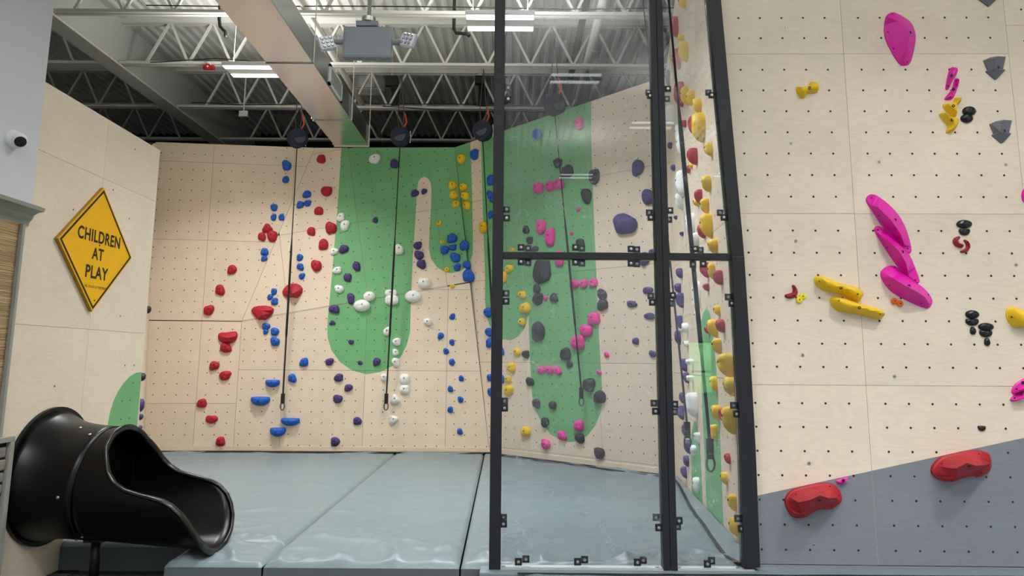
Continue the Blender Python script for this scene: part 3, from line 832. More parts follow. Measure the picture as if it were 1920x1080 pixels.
hn = empty('alarm_horn', aty(392, 127, 9.5), label='red alarm horn fixed under the joist near the girder', cat='alarm')
MB().box(-0.085, 0.085, -0.03, 0.03, -0.03, 0.035).build('housing', REDP, hn, bevel=0.02)
MB().lathe([(0.03, 0.03), (0.045, 0.05)], 14, Matrix.Rotation(math.pi / 2, 4, 'X')).build('horn_mouth', REDP, hn)
MB().lathe([(0.014, 0.048), (0.012, 0.056)], 10, Matrix.Rotation(math.pi / 2, 4, 'X')).build('strobe_lens', WHITEP, hn)
MB().box(-0.02, 0.02, -0.02, 0.02, 0.035, max(0.05, HJ - hn.location.z)).build('mount', STEELW, hn)
# loose cables on the joists
random.seed(3)
def cable(x0, x1, y, z, sag, label, seed):
    pts = []
    for i in range(25):
        k = i / 24
        pts.append((x0 + (x1 - x0) * k, y + 0.02 * math.sin(k * 9 + seed), z - sag * 4 * k * (1 - k) + 0.02 * noise.noise(Vector((k * 5, seed, 0)))))
    pipe(pts, 0.007, BLACK, 'power_cable', label, 'cable', 6)
cable(-2.2, 2.6, 11.28, HJ + 0.03, 0.10, 'thin black cable sagging below the third joist over the auto belays', 1)
cable(-2.4, 1.9, 11.25, HJ + 0.06, 0.02, 'thin black cable lying along the third joist', 2)
cable(-5.4, -3.0, 11.25, HJ + 0.05, 0.02, 'thin black cable along the third joist left of the duct', 4)
cable(-5.2, -3.4, 9.5, HJ - 0.01, -0.05, 'thin black cable looping up from the second joist near the alarm horn', 6)
cable(-4.5, 2.4, 8.0, HJ + 0.07, 0.01, 'thin black cable along the nearest joist', 7)

# ------------------------------------------------------------------ high bay lamps
def lamp(x, y, z, label, group='high bay ceiling lamps', k=1.0):
    t = empty('high_bay_lamp', (x, y, z), label=label, cat='ceiling lamp', group=group)
    MB().box(-0.37, 0.37, -0.20, 0.20, 0.03, 0.08).build('housing', WHITEP, t, bevel=0.006)
    for s in (-1, 1):
        MB().box(-0.36, 0.36, s * 0.13 - 0.045, s * 0.13 + 0.045, 0.024, 0.03).build('light_strip', LED, t)
        ld = bpy.data.lights.new('strip_light', 'AREA'); ld.shape = 'RECTANGLE'; ld.size = 0.72; ld.size_y = 0.09
        ld.energy = LAMP_WATT * k; ld.spread = math.radians(124); ld.color = (0.97, 0.985, 1.0)
        lo = bpy.data.objects.new('strip_light', ld); COL.objects.link(lo); lo.parent = t; lo.location = (0, s * 0.13, 0.021)
    ul = bpy.data.lights.new('added_up_light', 'AREA'); ul.shape = 'RECTANGLE'; ul.size = 0.66; ul.size_y = 0.30; ul.energy = LAMP_WATT * k * 0.95; ul.color = (0.97, 0.985, 1.0)  # added upward fill that brightens the roof deck, not seen on these lamps
    uo = bpy.data.objects.new('added_up_light', ul); COL.objects.link(uo); uo.parent = t; uo.location = (0, 0, 0.085); uo.rotation_euler = (math.pi, 0, 0)
    for s in (-1, 1):
        MB().tube([(s * 0.3, 0, 0.08), (s * 0.3, 0, DECKZ - z)], 0.004, 5).build('hanger_wire', STEELW, t)
    MB().lathe([(0.012, 0.018), (0.012, 0.03)], 10).build('sensor', WHITEP, t)
    return t
lamp(-0.912 * 3.6, 8.49, HC + 3.6, 'lit twin strip ceiling lamp left of the metal duct')
lamp(-0.040 * 3.6, 7.15, HC + 3.6, 'lit twin strip ceiling lamp half behind the partition post')
for x, y, where in [(-1.2, 0.4, 'above the viewer towards the plywood fin'), (-0.2, 5.5, 'added unseen above the clear partition as fill'), (0.9, 0.2, 'straight above the viewer'), (3.4, 1.9, 'above the near right wall'),  # the lamp over the partition is added fill for the back wall
                    (5.6, -0.2, 'above the far end of the near right wall'), (-7.0, 6.0, 'added unseen beyond the girder to brighten the deck'), (-1.0, -2.0, 'just behind the viewer towards the reed covering'),  # the lamp beyond the girder is added to brighten the left deck
                    (2.4, -1.8, 'just behind the viewer towards the right wall'), (-2.4, -5.2, 'farthest behind the viewer near the reed covering'), (1.4, -5.2, 'farthest behind the viewer in the middle'), (4.8, -5.0, 'above the window behind the viewer')]:
    lamp(x, y, HC + 4.0, 'lit twin strip ceiling lamp ' + where, 'overhead ceiling lamps out of the picture', 0.6 if y == 5.5 else 1.0)

# ------------------------------------------------------------------ emergency light
el = empty('emergency_light', aty(690, 82, 4.15), label='grey emergency light box with two lamp heads hanging on a pole', cat='emergency light')
w = 0.155; h = 0.105
MB().box(-w, w, -0.03, 0.03, -h, h).build('housing', EMERG, el, bevel=0.018)
MB().box(-0.075, 0.065, -0.035, 0.05, h, h + 0.035).build('canopy', EMERG, el, bevel=0.006)
MB().lathe([(0.045, 0), (0.045, 0.03)], 16, Matrix.Translation((0.0, 0.0, h + 0.035))).build('collar', BOLTM, el, sharp=40)
MB().tube([(0.0, 0, h + 0.06), (0.0, 0, DECKZ - el.location.z)], 0.013, 12).build('pole', BOLTM, el, smooth=True)
for s, rx in ((-1, 0.35), (1, -0.35)):
    hd_ = MB().box(-0.05, 0.05, -0.02, 0.02, -0.045, 0.045, Matrix.Translation((s * (w + 0.10), -0.01, -0.005 if s < 0 else 0.02)) @ Matrix.Rotation(s * 0.35, 4, 'Y') @ Matrix.Rotation(rx, 4, 'Z')).build('lamp_head', CLEARP, el, bevel=0.012)
    MB().tube([(s * w, 0, 0.01), (s * (w + 0.055), -0.005, 0.01)], 0.018, 10).build('swivel', EMERG, el)
    for i in (-1, 0, 1):
        for j in (-1, 0, 1):
            Mh = Matrix.Translation((s * (w + 0.10), -0.01, -0.005 if s < 0 else 0.02)) @ Matrix.Rotation(s * 0.35, 4, 'Y') @ Matrix.Rotation(rx, 4, 'Z') @ Matrix.Translation((0.026 * i, -0.022, 0.026 * j)) @ Matrix.Rotation(math.pi / 2, 4, 'X')
            MB().lathe([(0.01, 0.0), (0.007, 0.005)], 8, Mh).build('lens', BOLTM, hd_)

# ------------------------------------------------------------------ security camera
cm_ = FN.M.copy(); cm_.translation = atx(23, 261, XW)
sc_ = empty('security_camera', cm_, label='white dome security camera on the white wall', cat='camera')
MB().lathe([(0.062, 0.0), (0.062, 0.012), (0.056, 0.025), (0.048, 0.04), (0.044, 0.045)], 24).build('base', WHITEP, sc_, sharp=50)
Rb = Matrix.Translation((0.015, -0.004, 0.045)) @ Matrix.Rotation(math.radians(28), 4, 'X') @ Matrix.Rotation(math.radians(-38), 4, 'Y')
Rb = Matrix.Translation((0.0, -0.004, 0.042)) @ Matrix.Rotation(math.radians(35), 4, 'X') @ Matrix.Rotation(math.radians(-30), 4, 'Y')
MB().lathe([(0.046, -0.02), (0.05, 0.0), (0.048, 0.02), (0.042, 0.034), (0.036, 0.038)], 24, Rb).build('ball', WHITEP, sc_, sharp=50)
MB().lathe([(0.036, 0.036), (0.034, 0.042), (0.015, 0.045)], 24, Rb).build('lens_cover', BLACK, sc_, sharp=50)

# ------------------------------------------------------------------ road sign
sc2 = FN.to2(175, 467)
sm_ = FN.M.copy(); sm_.translation = FN.to3(0.490, HC + 0.855, 0)
sg = empty('road_sign', sm_, label='yellow diamond road sign with black lettering on the plywood fin', cat='sign')
R_ = 0.50
dia = lambda r: [(0, -r), (r, 0), (0, r), (-r, 0)]
MB().prism(dia(R_), 0.0, 0.026).build('board', SIGNE, sg, bevel=0.004)
MB().prism(dia(R_ - 0.004), 0.026, 0.030).build('face', SIGNY, sg)
o_, i_ = R_ - 0.020, R_ - 0.044
bd = MB(); pts4 = dia(o_) + dia(i_)
bd.add([(x, y, 0.0305) for x, y in pts4] + [(x, y, 0.0315) for x, y in pts4], [(8 + i, 8 + (i + 1) % 4, 12 + (i + 1) % 4, 12 + i) for i in range(4)])
bd.build('border', SIGNK, sg)
def text(s, cx, cy, width, height, parent, off=0.0):
    cu = bpy.data.curves.new('lettering', 'FONT'); cu.body = s; cu.align_x = 'CENTER'; cu.align_y = 'CENTER'; cu.size = 1.0; cu.offset = off; cu.space_character = 1.08
    to = bpy.data.objects.new('lettering_tmp', cu); COL.objects.link(to)
    dg = bpy.context.evaluated_depsgraph_get()
    me = bpy.data.meshes.new_from_object(to.evaluated_get(dg))
    bpy.data.objects.remove(to); bpy.data.curves.remove(cu)
    xs = [v.co.x for v in me.vertices]; ys_ = [v.co.y for v in me.vertices]
    for v in me.vertices:
        v.co = Vector(((v.co.x - (min(xs) + max(xs)) / 2) * width / (max(xs) - min(xs)), (v.co.y - (min(ys_) + max(ys_)) / 2) * height / (max(ys_) - min(ys_)), 0))
    me.materials.clear(); me.materials.append(SIGNK)
    o = link('lettering', me, parent, Matrix.Translation((cx, cy, 0.0312)))
    return o
text('CHILDREN', 0.008, 0.093, 0.575, 0.10, sg, 0.024)
text('AT', 0.0, -0.043, 0.155, 0.095, sg, 0.024)
text('PLAY', 0.012, -0.19, 0.30, 0.10, sg, 0.024)
text('INC. VILLAGE OF WESTBURY', 0.011, -0.305, 0.29, 0.02, sg, 0.0)
for y_ in (0.03, -0.41):
    MB().lathe([(0.006, 0.030), (0.006, 0.034)], 8, Matrix.Translation((0.01, y_, 0))).build('screw', HOLE, sg)

# ------------------------------------------------------------------ tube slide
SLP = -0.08; SR = 0.385
sa = Vector((math.cos(SLP), 0, math.sin(SLP))); st = Vector((-math.sin(SLP), 0, math.cos(SLP))); ss = sa.cross(st)   # axis, top, side (towards the viewer)
sl = empty('tube_slide', (XL, 5.2, 0), label='black plastic tube slide coming out of the plywood fin', cat='slide')
s0 = Vector((0, 0, HC - 0.85))
LPH = [(0, .50), (22, .50), (45, .53), (60, .585), (70, .625), (78, .68), (84, .76), (87, .86), (89, .95), (91, 1.02), (95, 1.085), (103, 1.155), (112, 1.20), (124, 1.24), (140, 1.27), (160, 1.287), (180, 1.29)]
def Lof(ph):
    ph = abs(ph)
    for (a, b), (c, d) in zip(LPH, LPH[1:]):
        if ph <= c: return b + (d - b) * (ph - a) / (c - a)
    return LPH[-1][1]
def spt(L, ph, r):
    a = math.radians(ph); return s0 + sa * L + (st * math.cos(a) + ss * math.sin(a)) * r
if ss.y > 0: ss = -ss
phs = [-180 + 3.0 * i for i in range(121)]
phs = sorted(set([-p for p, _ in LPH] + [p for p, _ in LPH] + phs))
phs = phs[:-1]
SEAM_L = 0.39
def shell(L0f, L1f, rf, nl, name, m, thick=0.012):
    mb = MB(); n = len(phs)
    for side in (0, 1):
        for j in range(nl + 1):
            for p in phs:
                L = L0f(p) + (L1f(p) - L0f(p)) * j / nl
                mb.v.append(tuple(spt(L, p, rf(L) - (thick if side else 0))))
    N = n * (nl + 1)
    for j in range(nl):
        for i in range(n):
            k = (i + 1) % n
            a, b, c, d = j * n + i, j * n + k, (j + 1) * n + k, (j + 1) * n + i
            mb.f.append((a, b, c, d)); mb.f.append((N + d, N + c, N + b, N + a))
    for i in range(n):
        k = (i + 1) % n
        mb.f.append((nl * n + i, nl * n + k, N + nl * n + k, N + nl * n + i))
        mb.f.append((i, N + i, N + k, k))
    return mb.build(name, m, sl, smooth=True)
def bell(L):
    k = max(0.0, min(1.0, 1 - L / SEAM_L))
    return SR + 0.006 + 0.075 * k ** 3.2
shell(lambda p: 0.0, lambda p: SEAM_L + 0.02, bell, 10, 'bell_section', PLASTIC)
shell(lambda p: SEAM_L, Lof, lambda L: SR, 12, 'chute', PLASTIC)
mb = MB()
mb.tube([spt(SEAM_L + 0.02, p, SR + 0.003) for p in phs], 0.005, 6, closed=True)
mb.build('seam_ring', PLRIM, sl, smooth=True)
# mounting flange on the wall
mb = MB(); nfl = 64
for z_ in (0.004, 0.03):
    for r_ in (0.30, 0.478):
        mb.v += [(z_, r_ * math.cos(2 * math.pi * k / nfl), s0.z + 0.015 + r_ * math.sin(2 * math.pi * k / nfl)) for k in range(nfl)]
for k in range(nfl):
    j = (k + 1) % nfl
    mb.f += [(2 * nfl + k, 2 * nfl + j, 3 * nfl + j, 3 * nfl + k), (nfl + k, 3 * nfl + k, 3 * nfl + j, nfl + j), (k, nfl + k, nfl + j, j)]
mb.build('flange', PLASTIC, sl, smooth=False)
# rolled rim along the cut
mb = MB(); n = len(phs); prof = [(-0.010, -0.013), (0.030, -0.010), (0.036, 0.002), (0.030, 0.010), (-0.010, 0.012)]
for p in phs:
    L = Lof(p); dl = Lof(p + 1.5) - Lof(p - 1.5); da = math.radians(3) * SR
    if abs(p) > 178: dl = 0
    t_ = Vector((dl if p >= 0 else dl, da)); t_.normalize()
    nl_ = Vector((t_.y, -t_.x))          # pushes outward from the sheet edge: along the axis and around
    for a, b in prof:
        mb.v.append(tuple(spt(L + nl_.x * b, p + math.degrees(nl_.y * b / SR), SR - 0.006 + a)))
m_ = len(prof)
for i in range(n):
    k = (i + 1) % n
    for j in range(m_):
        q = (j + 1) % m_
        mb.f.append((i * m_ + j, i * m_ + q, k * m_ + q, k * m_ + j))
mb.build('rim', PLRIM, sl, smooth=True)
for L, p in ((0.35, 28), (0.33, 96), (0.36, 158), (0.43, 148), (0.24, 18)):
    c = spt(L, p, bell(L) if L < SEAM_L else SR); nrm = (spt(L, p, 1) - spt(L, p, 0)).normalized()
    q = nrm.to_track_quat('Z', 'Y').to_matrix().to_4x4(); q.translation = c
    MB().lathe([(0.012, 0), (0.011, 0.006), (0.004, 0.009)], 12, q).build('bolt', BOLTM, sl, smooth=True)
pc = spt(0.42, 180, SR)
MB().tube([(pc.x, 0, pc.z + 0.01), (pc.x, 0, 0.0)], 0.033, 16).build('support_post', BLACK, sl, smooth=True)
MB().box(pc.x - 0.07, pc.x + 0.07, -0.05, 0.05, pc.z - 0.02, pc.z + 0.02).build('support_bracket', BLACK, sl, bevel=0.005)
MB().lathe([(0.08, 0.0), (0.08, 0.012)], 20, Matrix.Translation((pc.x, 0, 0))).build('post_foot', BLACK, sl)

# ------------------------------------------------------------------ clear partition
YG = 4.90
pt_ = empty('clear_partition', (0.6, YG, MATZ), label='black steel framed partition with four clear panes', cat='partition')
pin = Matrix.Translation(-pt_.location)
ZT = DECKZ - 0.03
def X_at(px, py, Y=YG): return aty(px, py, Y).x
def post_box(x0, x1, z0, z1, y0=YG - 0.045, y1=YG + 0.045, name='post'):
    return MB().box(x0, x1, y0, y1, z0, z1).build(name, BLACKM, pt_, pin, bevel=0.004)
xl0, xl1 = X_at(922.5, 540), X_at(943, 540)
post_box(xl0, xl1, 0.0, ZT)
xm0, xm1, xm2 = X_at(1229, 540), X_at(1241.3, 540), X_at(1254, 540)
post_box(xm0, xm1 - 0.001, MATZ - 0.012, ZT); post_box(xm1 + 0.001, xm2, MATZ - 0.012, ZT)
def lean(pxs, name):
    a = [aty(x, y, YG) for x, y in pxs]
    mb = MB()
    poly = [(q.x, q.z) for q in a]
    Mz = Matrix(((1, 0, 0, 0), (0, 0, -1, 0), (0, 1, 0, 0), (0, 0, 0, 1)))
    mb.prism(ccw(poly), -(YG + 0.045), -(YG - 0.045), Mz)
    return mb.build(name, BLACKM, pt_, pin, bevel=0.004)
lean([(1279, -480), (1305, -480), (1392, 482), (1368.5, 482)], 'post')
lean([(1368.5, 482), (1392, 482), (1402, 640), (1413, 840), (1421.5, 1061), (1391, 1061), (1386, 840), (1376, 640)], 'post')
zr0, zr1 = aty(1080, 487, YG).z, aty(1080, 474, YG).z
xr0 = X_at(1371, 482)
post_box(xl1, xm0, zr0, zr1, YG - 0.03, YG + 0.03, 'rail'); post_box(xm2, xr0, zr0, zr1, YG - 0.03, YG + 0.03, 'rail')
zb = MATZ + 0.035
def pane(poly):
    Mz = Matrix(((1, 0, 0, 0), (0, 0, -1, 0), (0, 1, 0, 0), (0, 0, 0, 1)))
    return MB().prism(ccw(poly), -(YG + 0.004), -(YG - 0.004), Mz).build('pane', GLASS, pt_, pin)
g_ = 0.006
pane([(xl1 + g_, zr1 + g_), (xm0 - g_, zr1 + g_), (xm0 - g_, ZT), (xl1 + g_, ZT)])
pane([(xl1 + g_, zb), (xm0 - g_, zb), (xm0 - g_, zr0 - g_), (xl1 + g_, zr0 - g_)])
rt_ = lambda px, py: (X_at(px, py) - g_, aty(px, py, YG).z)
pane([(xm2 + g_, zr1 + g_), (rt_(1368, 476)[0], zr1 + g_), rt_(1279, -480), (xm2 + g_, rt_(1279, -480)[1])])
pane([(xm2 + g_, zb), (rt_(1390, 1040)[0], zb), rt_(1386, 840), rt_(1376, 640), (rt_(1368, 490)[0], zr0 - g_), (xm2 + g_, zr0 - g_)])
CL = [((953, 165), (953, 186)), ((950, 393), (950, 409)), ((949, 550), (949, 565)), ((946, 752), (946, 765)), ((944, 970), (944, 982)),
      ((990, 466), (977, 464)), ((1091, 466), (1079, 464)), ((1194, 468), (1183, 467)), ((990, 493), (977, 491)), ((1091, 494), (1079, 492)), ((1194, 495), (1183, 494)),
      ((1216, 174), (1219, 180)), ((1217, 399), (1220, 408)), ((1220, 555), (1223, 567)), ((1226, 756), (1229, 771)), ((1230, 970), (1235, 989)),
      ((1250, 186), (1252, 167)), ((1254, 412), (1256, 395)), ((1257, 569), (1261, 554)), ((1264, 772), (1265, 758)), ((1270, 987), (1273, 976)),
      ((1328, 174), (1334, 179)), ((1350, 399), (1357, 408)), ((1365, 557), (1372, 569)), ((1375, 760), (1381, 776)), ((1383, 972), (1390, 991)),
      ((1313, 469), (1303, 467)), ((1299, 496), (1318, 495)),
      ((986, 1048), (972, 1053)), ((1096, 1049), (1083, 1053)), ((1206, 1050), (1195, 1054)), ((1334, 1051), (1326, 1057))]
plate_me = MB().box(-0.024, 0.024, -0.006, 0.0, -0.024, 0.024).mesh('clip_plate', CLIPM, bevel=0.003)
bolt_me = MB().lathe([(0.010, 0), (0.010, 0.005), (0.004, 0.006), (0.004, 0.003)], 12, Matrix.Rotation(math.pi / 2, 4, 'X')).mesh('bolt', BOLTM)
for rear, front in CL:
    for (x, y), Y in ((rear, YG + 0.018), (front, YG - 0.014)):
        q = aty(x, y, Y)
        c = link('clip_plate', plate_me, pt_, pin @ Matrix.Translation(q))
        link('bolt', bolt_me, c, Matrix.Translation((0, -0.006, 0)))
mb = MB()
for x, y in ((944, 1052), (1232, 1057), (1273, 1057), (1383, 1058)):
    q = aty(x, y, YG)
    MB().lathe([(0.014, 0), (0.014, 0.012)], 8, Matrix.Translation((q.x, YG, MATZ - 0.012))).build('anchor_bolt', BOLTM, pt_, pin)
MB().box(xl1, xr0 + 0.06, YG - 0.04, YG + 0.05, MATZ - 0.018, MATZ - 0.004).build('base_plate', GREYP, pt_, pin)

# ------------------------------------------------------------------ auto belays
def belay(top, end, label, tilt=0.0, dev=None, rt=0.0125, side=False, mid=0.72):
    """top, end: world points of the webbing"""
    t = empty('auto_belay', top, label=label, cat='auto belay', group='auto belays with hanging webbing')
    e = end - top
    if dev:
        D = Matrix.Rotation(tilt, 4, 'Z')
        MB().lathe([(0.13, -0.07), (0.145, -0.06), (0.145, 0.06), (0.13, 0.07)], 28, D @ Matrix.Translation((0, 0, 0.13)) @ Matrix.Rotation(math.pi / 2, 4, 'X')).build('housing', ROPEB, t, sharp=40)
        MB().prism(ccw([(0.09 * math.cos(math.radians(a)), 0.09 * math.sin(math.radians(a))) for a in range(200, 381, 12)]), 0.07, 0.082, D @ Matrix.Translation((0, 0, 0.13)) @ Matrix.Rotation(math.pi / 2, 4, 'X')).build('cover_plate', BEAMD, t)
        for s in (0.13, 0.10):
            MB().tube([D @ Vector((0.146, 0.05 * math.sin(a), 0.13 + s * 0.8 * math.cos(a))) for a in [0.4 + i * 0.3 for i in range(8)]], 0.008, 6).build('stripe', WHITEP, t)
        for s in (-1, 1):
            MB().tube([(s * 0.03, 0, 0.27), (s * 0.05, 0.0, 0.45), (0, 0.0, HJ + 0.1 - top.z if HJ + 0.1 - top.z > 0.5 else 0.6)], 0.007, 6).build('hanger_chain', BEAMD, t)
        MB().tube([(0.05, 0, 0.27), (0.09, 0, 0.36), (0.06, 0, 0.5)], 0.012, 6).build('safety_strap', ORANGE, t)
    d = e.normalized()
    L = e.length
    MB().tube([Vector((0, 0, 0.02)), e * 0.35], rt * 0.62, 6).build('webbing', ROPE, t)
    MB().tube([e * 0.35, e * 0.4, e * mid], [rt * 0.62, rt * 1.25, rt * 1.25], 6).build('webbing', ROPE, t)
    MB().tube([e * mid, e * (mid + 0.01), e * (1 - 0.2 / L)], [rt * 1.25, rt * 0.9, rt * 0.9], 6).build('webbing', ROPEB if side else ROPE, t)
    p0 = e * (1 - 0.22 / L)
    MB().box(-0.028, 0.028, -0.016, 0.016, -0.12, 0.03, Matrix.Translation(p0)).build('swivel', BLACK, t, bevel=0.008)
    pts = []
    for k in range(16):
        a = 2 * math.pi * k / 16
        pts.append(p0 + Vector((0.03 * math.sin(a), 0, -0.155 + 0.055 * math.cos(a))))
    MB().tube(pts, 0.009, 6, closed=True).build('carabiner', BEAMD, t, smooth=True)
    return t
YR = YB - 0.28
belay(aty(557, 275, YR - 0.1) , BD.hit(529, 770, 0.10), 'auto belay with black webbing hanging between the blue and red holds', 0.7, True)
belay(aty(750, 272, YR - 0.1), BD.hit(723, 770, 0.10), 'auto belay with black webbing hanging down the wide green band', 0.0, True)
belay(aty(905, 262, 9.9), aty(934, 800, 9.6), 'auto belay beside the partition post with its webbing running behind the post', -0.3, True)
belay(aty(1040, 214, 8.9), DG.hit(1093, 762, 0.12), 'auto belay whose webbing slants down the green band behind the pane', 0.6, True)
belay(SW.hit(1236, -190, 0.55), SW.hit(1336, 884, 0.16), 'auto belay with thick webbing along the side face, ending nearest the right post', 0.5, True, 0.014, True, 0.78)
belay(aty(1199, -60, 8.0), SW.hit(1293, 842, 0.12), 'auto belay with thin webbing beside the middle post of the partition', 0.5, True, 0.012, True, 0.62)
# ------------------------------------------------------------------ climbing holds
ORD = ['topmost', 'second from top', 'third from top', 'fourth from top', 'fifth from top', 'sixth from top', 'seventh from top', 'eighth from top', 'ninth from top', 'tenth from top', 'eleventh from top', 'twelfth from top', 'thirteenth from top', 'fourteenth from top', 'fifteenth from top', 'sixteenth from top', 'seventeenth from top', 'eighteenth from top', 'nineteenth from top', 'twentieth from top', 'twenty first from top', 'twenty second from top', 'twenty third from top', 'twenty fourth from top', 'twenty fifth from top', 'twenty sixth from top']
def outline(shape, a, rnd):
    """radius of the outline at angle a for a unit hold"""
    c, s = math.cos(a), math.sin(a)
    if shape in ('oval', 'disc'): return 1.0
    if shape == 'square': return 1.0 / (abs(c) ** 3.4 + abs(s) ** 3.4) ** (1 / 3.4)
    if shape == 'half':                                   # flat edge on top
        return min(1.0, 0.45 / s if s > 0.02 else 1.0) if s > 0 else 1.0
    if shape == 'tear': return 0.78 + 0.22 * (-s) if s < 0 else 0.78 + 0.42 * s ** 3
    if shape == 'tri': return 0.86 + 0.16 * math.cos(3 * (a - math.pi / 2 - rnd[2]))
    r = 1.0 / (abs(c) ** 2.5 + abs(s) ** 2.5) ** (1 / 2.5)
    return r * (1 + 0.09 * math.sin(2 * a + rnd[0]) + 0.07 * math.sin(3 * a + rnd[1]) + 0.03 * math.sin(5 * a + rnd[2]))
def hold_mesh(name, w, h, d, shape, seed, m, rings=((1.0, 0.0), (1.02, 0.22), (0.93, 0.55), (0.72, 0.84), (0.40, 0.98)), N=16, lift=0.10):
    random.seed(seed)
    rnd = [random.uniform(0, 6.28) for _ in range(3)]
    if shape == 'disc': rings = ((1.0, 0.0), (1.0, 0.8), (0.9, 1.0), (0.4, 1.0))
    rr = [outline(shape, 2 * math.pi * k / N, rnd) for k in range(N)]
    xs = [r * math.cos(2 * math.pi * k / N) for k, r in enumerate(rr)]; ys = [r * math.sin(2 * math.pi * k / N) for k, r in enumerate(rr)]
    mx, my = (max(xs) + min(xs)) / 2, (max(ys) + min(ys)) / 2
    sx, sy = w / (max(xs) - min(xs)), h / (max(ys) - min(ys))
    mb = MB()
    ox, oy = 0.06 * w * math.sin(rnd[0]), lift * h
    for sc, z in rings:
        for k in range(N):
            mb.v.append(((xs[k] - mx) * sx * sc + ox * z * z, (ys[k] - my) * sy * sc + oy * z * z, d * z * (1 + 0.07 * math.sin(k * 1.7 + rnd[1]))))
    mb.v.append((ox, oy, d))
    for j in range(len(rings) - 1):
        for k in range(N):
            q = (k + 1) % N
            mb.f.append((j * N + k, j * N + q, (j + 1) * N + q, (j + 1) * N + k))
    t = (len(rings) - 1) * N
    for k in range(N): mb.f.append((t + k, t + (k + 1) % N, len(mb.v) - 1))
    return mb.mesh(name, m, smooth=True), (ox, oy, d)
bolt_disc = MB().lathe([(0.011, -0.004), (0.011, 0.0015), (0.005, 0.0015), (0.005, -0.002)], 10).mesh('bolt', HOLE)
NSEED = [100]
def hold(fc, x, y, w, h, colour, label, shape='blob', depth=0.42, group=None, bolts=((0, 0),), br=1.0, lift=0.10, rot=0.0):
    NSEED[0] += 1
    a, b = fc.to2(x - w / 2, y), fc.to2(x + w / 2, y)
    c, d_ = fc.to2(x, y + h / 2), fc.to2(x, y - h / 2)
    W, H = abs(b[0] - a[0]), abs(d_[1] - c[1])
    dp = depth * min(W, H)
    me, top = hold_mesh('climbing_hold', W, H, dp, shape, NSEED[0], HOLDCOL[colour], lift=lift)
    o = link('climbing_hold', me, None, fc.at(x, y) @ rotz(rot))
    tag(o, label, 'climbing hold', group)
    for bx, by in bolts:
        k = br * min(1.0, min(W, H) / 0.09)
        link('bolt', bolt_disc, o, Matrix.Translation((top[0] + bx * W, top[1] + by * H, top[2] * (1 - 0.9 * (bx * bx + by * by) * 2) + 0.001)) @ Matrix.Diagonal((k, k, 1, 1)))
    return o
polyBack = [(regL1_px, BL), (regL2_px, BL), (regU_px, BU), (regD_px, BD), (regG_px, DG)]
def fc_at(x, y):
    for px, fc in polyBack:
        if inside((x, y), px): return fc
    return DG if x > 880 else BD
NAMES = dict(red='red', blue='blue', purple='purple', white='white', yellow='yellow', pink='pink', black='black')
def cluster(colour, desc, items, kind='', group=None, fc=None, shape='blob', depth=0.42, order=None, words=None):
    """one route or knot of holds; each label carries its own place in it"""
    items = sorted(items, key=lambda q: q[1])
    n = len(items)
    for i, it in enumerate(items):
        x, y, w, h = it[:4]
        shp = it[4] if len(it) > 4 else shape
        if words: o_ = words[i]
        elif n == 1: o_ = ''
        elif n == 2: o_ = ('upper', 'lower')[i]
        elif i == n - 1: o_ = 'lowest'
        else: o_ = ORD[i]
        kd = colour + (' ' + kind if kind else '')
        lab = f'{kd} hold, {o_} {desc}' if o_ else f'{kd} hold {desc}'
        hold(fc or fc_at(x, y), x, y, w, h, colour, lab, shp, depth, group or f'{colour} holds on the far walls')

# ---- back wall, blue
cluster('blue', 'of the pair near the wall top left of the first rope', [(537.6, 310.4, 18, 19), (535.8, 336.7, 13, 13)])
cluster('blue', 'of the trio just right of the first rope', [(575.5, 364.9, 16, 14), (577, 381.5, 14, 12), (563.3, 384.5, 14, 14)], words=('single one', 'right one below', 'left one below'))
cluster('blue', 'of the trio above the red triangle of holds', [(513.9, 389.5, 14, 13), (527.8, 407.3, 11, 13), (513, 407.6, 11, 13)], words=('topmost', 'right one below', 'left one below'))
cluster('blue', 'of the touching pair below the red triangle of holds', [(496.4, 472.1, 15, 14), (495.5, 484.9, 12, 11)])
cluster('blue', 'of the short column above the red sloper on the rope', [(562.7, 483.1, 12, 13), (563.3, 500.6, 14, 13), (566.3, 518, 12, 12)])
cluster('blue', 'of the trio above the fan shaped red sloper', [(513.9, 547, 11, 13), (507, 557.2, 10, 11), (515.3, 565.2, 13, 14)])
cluster('blue', 'of the knot under the wide red sloper', [(499.7, 612.3, 15, 13), (498.8, 622.4, 10, 10), (515.9, 621.9, 16, 15), (516.1, 640.3, 18, 17)], words=('topmost', 'right hand one', 'small one', 'lowest'))
cluster('blue', 'of the pair beside the lower end of the first rope', [(570, 678.9, 17, 17), (548.6, 709.4, 16, 17)])
cluster('blue', 'of four by the first rope end', [(511.7, 719.2, 27, 14), (488.9, 752.2, 36, 17), (545, 791.1, 35, 15), (521.7, 810, 29, 17)], 'half moon ledge', shape='half', depth=0.8)
cluster('blue', 'of the winding column right of the second rope', [(847.8, 593.3, 11, 12), (826.4, 630.3, 12, 13), (847.2, 642.2, 10, 12), (836.7, 658.3, 11, 12), (846.9, 679.2, 11, 13), (865, 709.2, 10, 11), (844.7, 729.2, 11, 12), (863.6, 748.9, 11, 12), (844.4, 768, 11, 12), (862.5, 808.9, 11, 12)], 'small')
cluster('blue', 'of the big cluster on the narrow green tongue', [(847.9, 447.3, 20, 18), (834, 469.3, 17, 16), (848.8, 463.9, 15, 12), (870.5, 460.7, 17, 19), (853.3, 483.2, 20, 18), (857.7, 501.3, 14, 14), (875.2, 496.8, 16, 15), (878.8, 517, 23, 24)])
cluster('blue', 'at the wall top on the bare strip by the partition post', [(890.9, 290.2, 14, 20)])
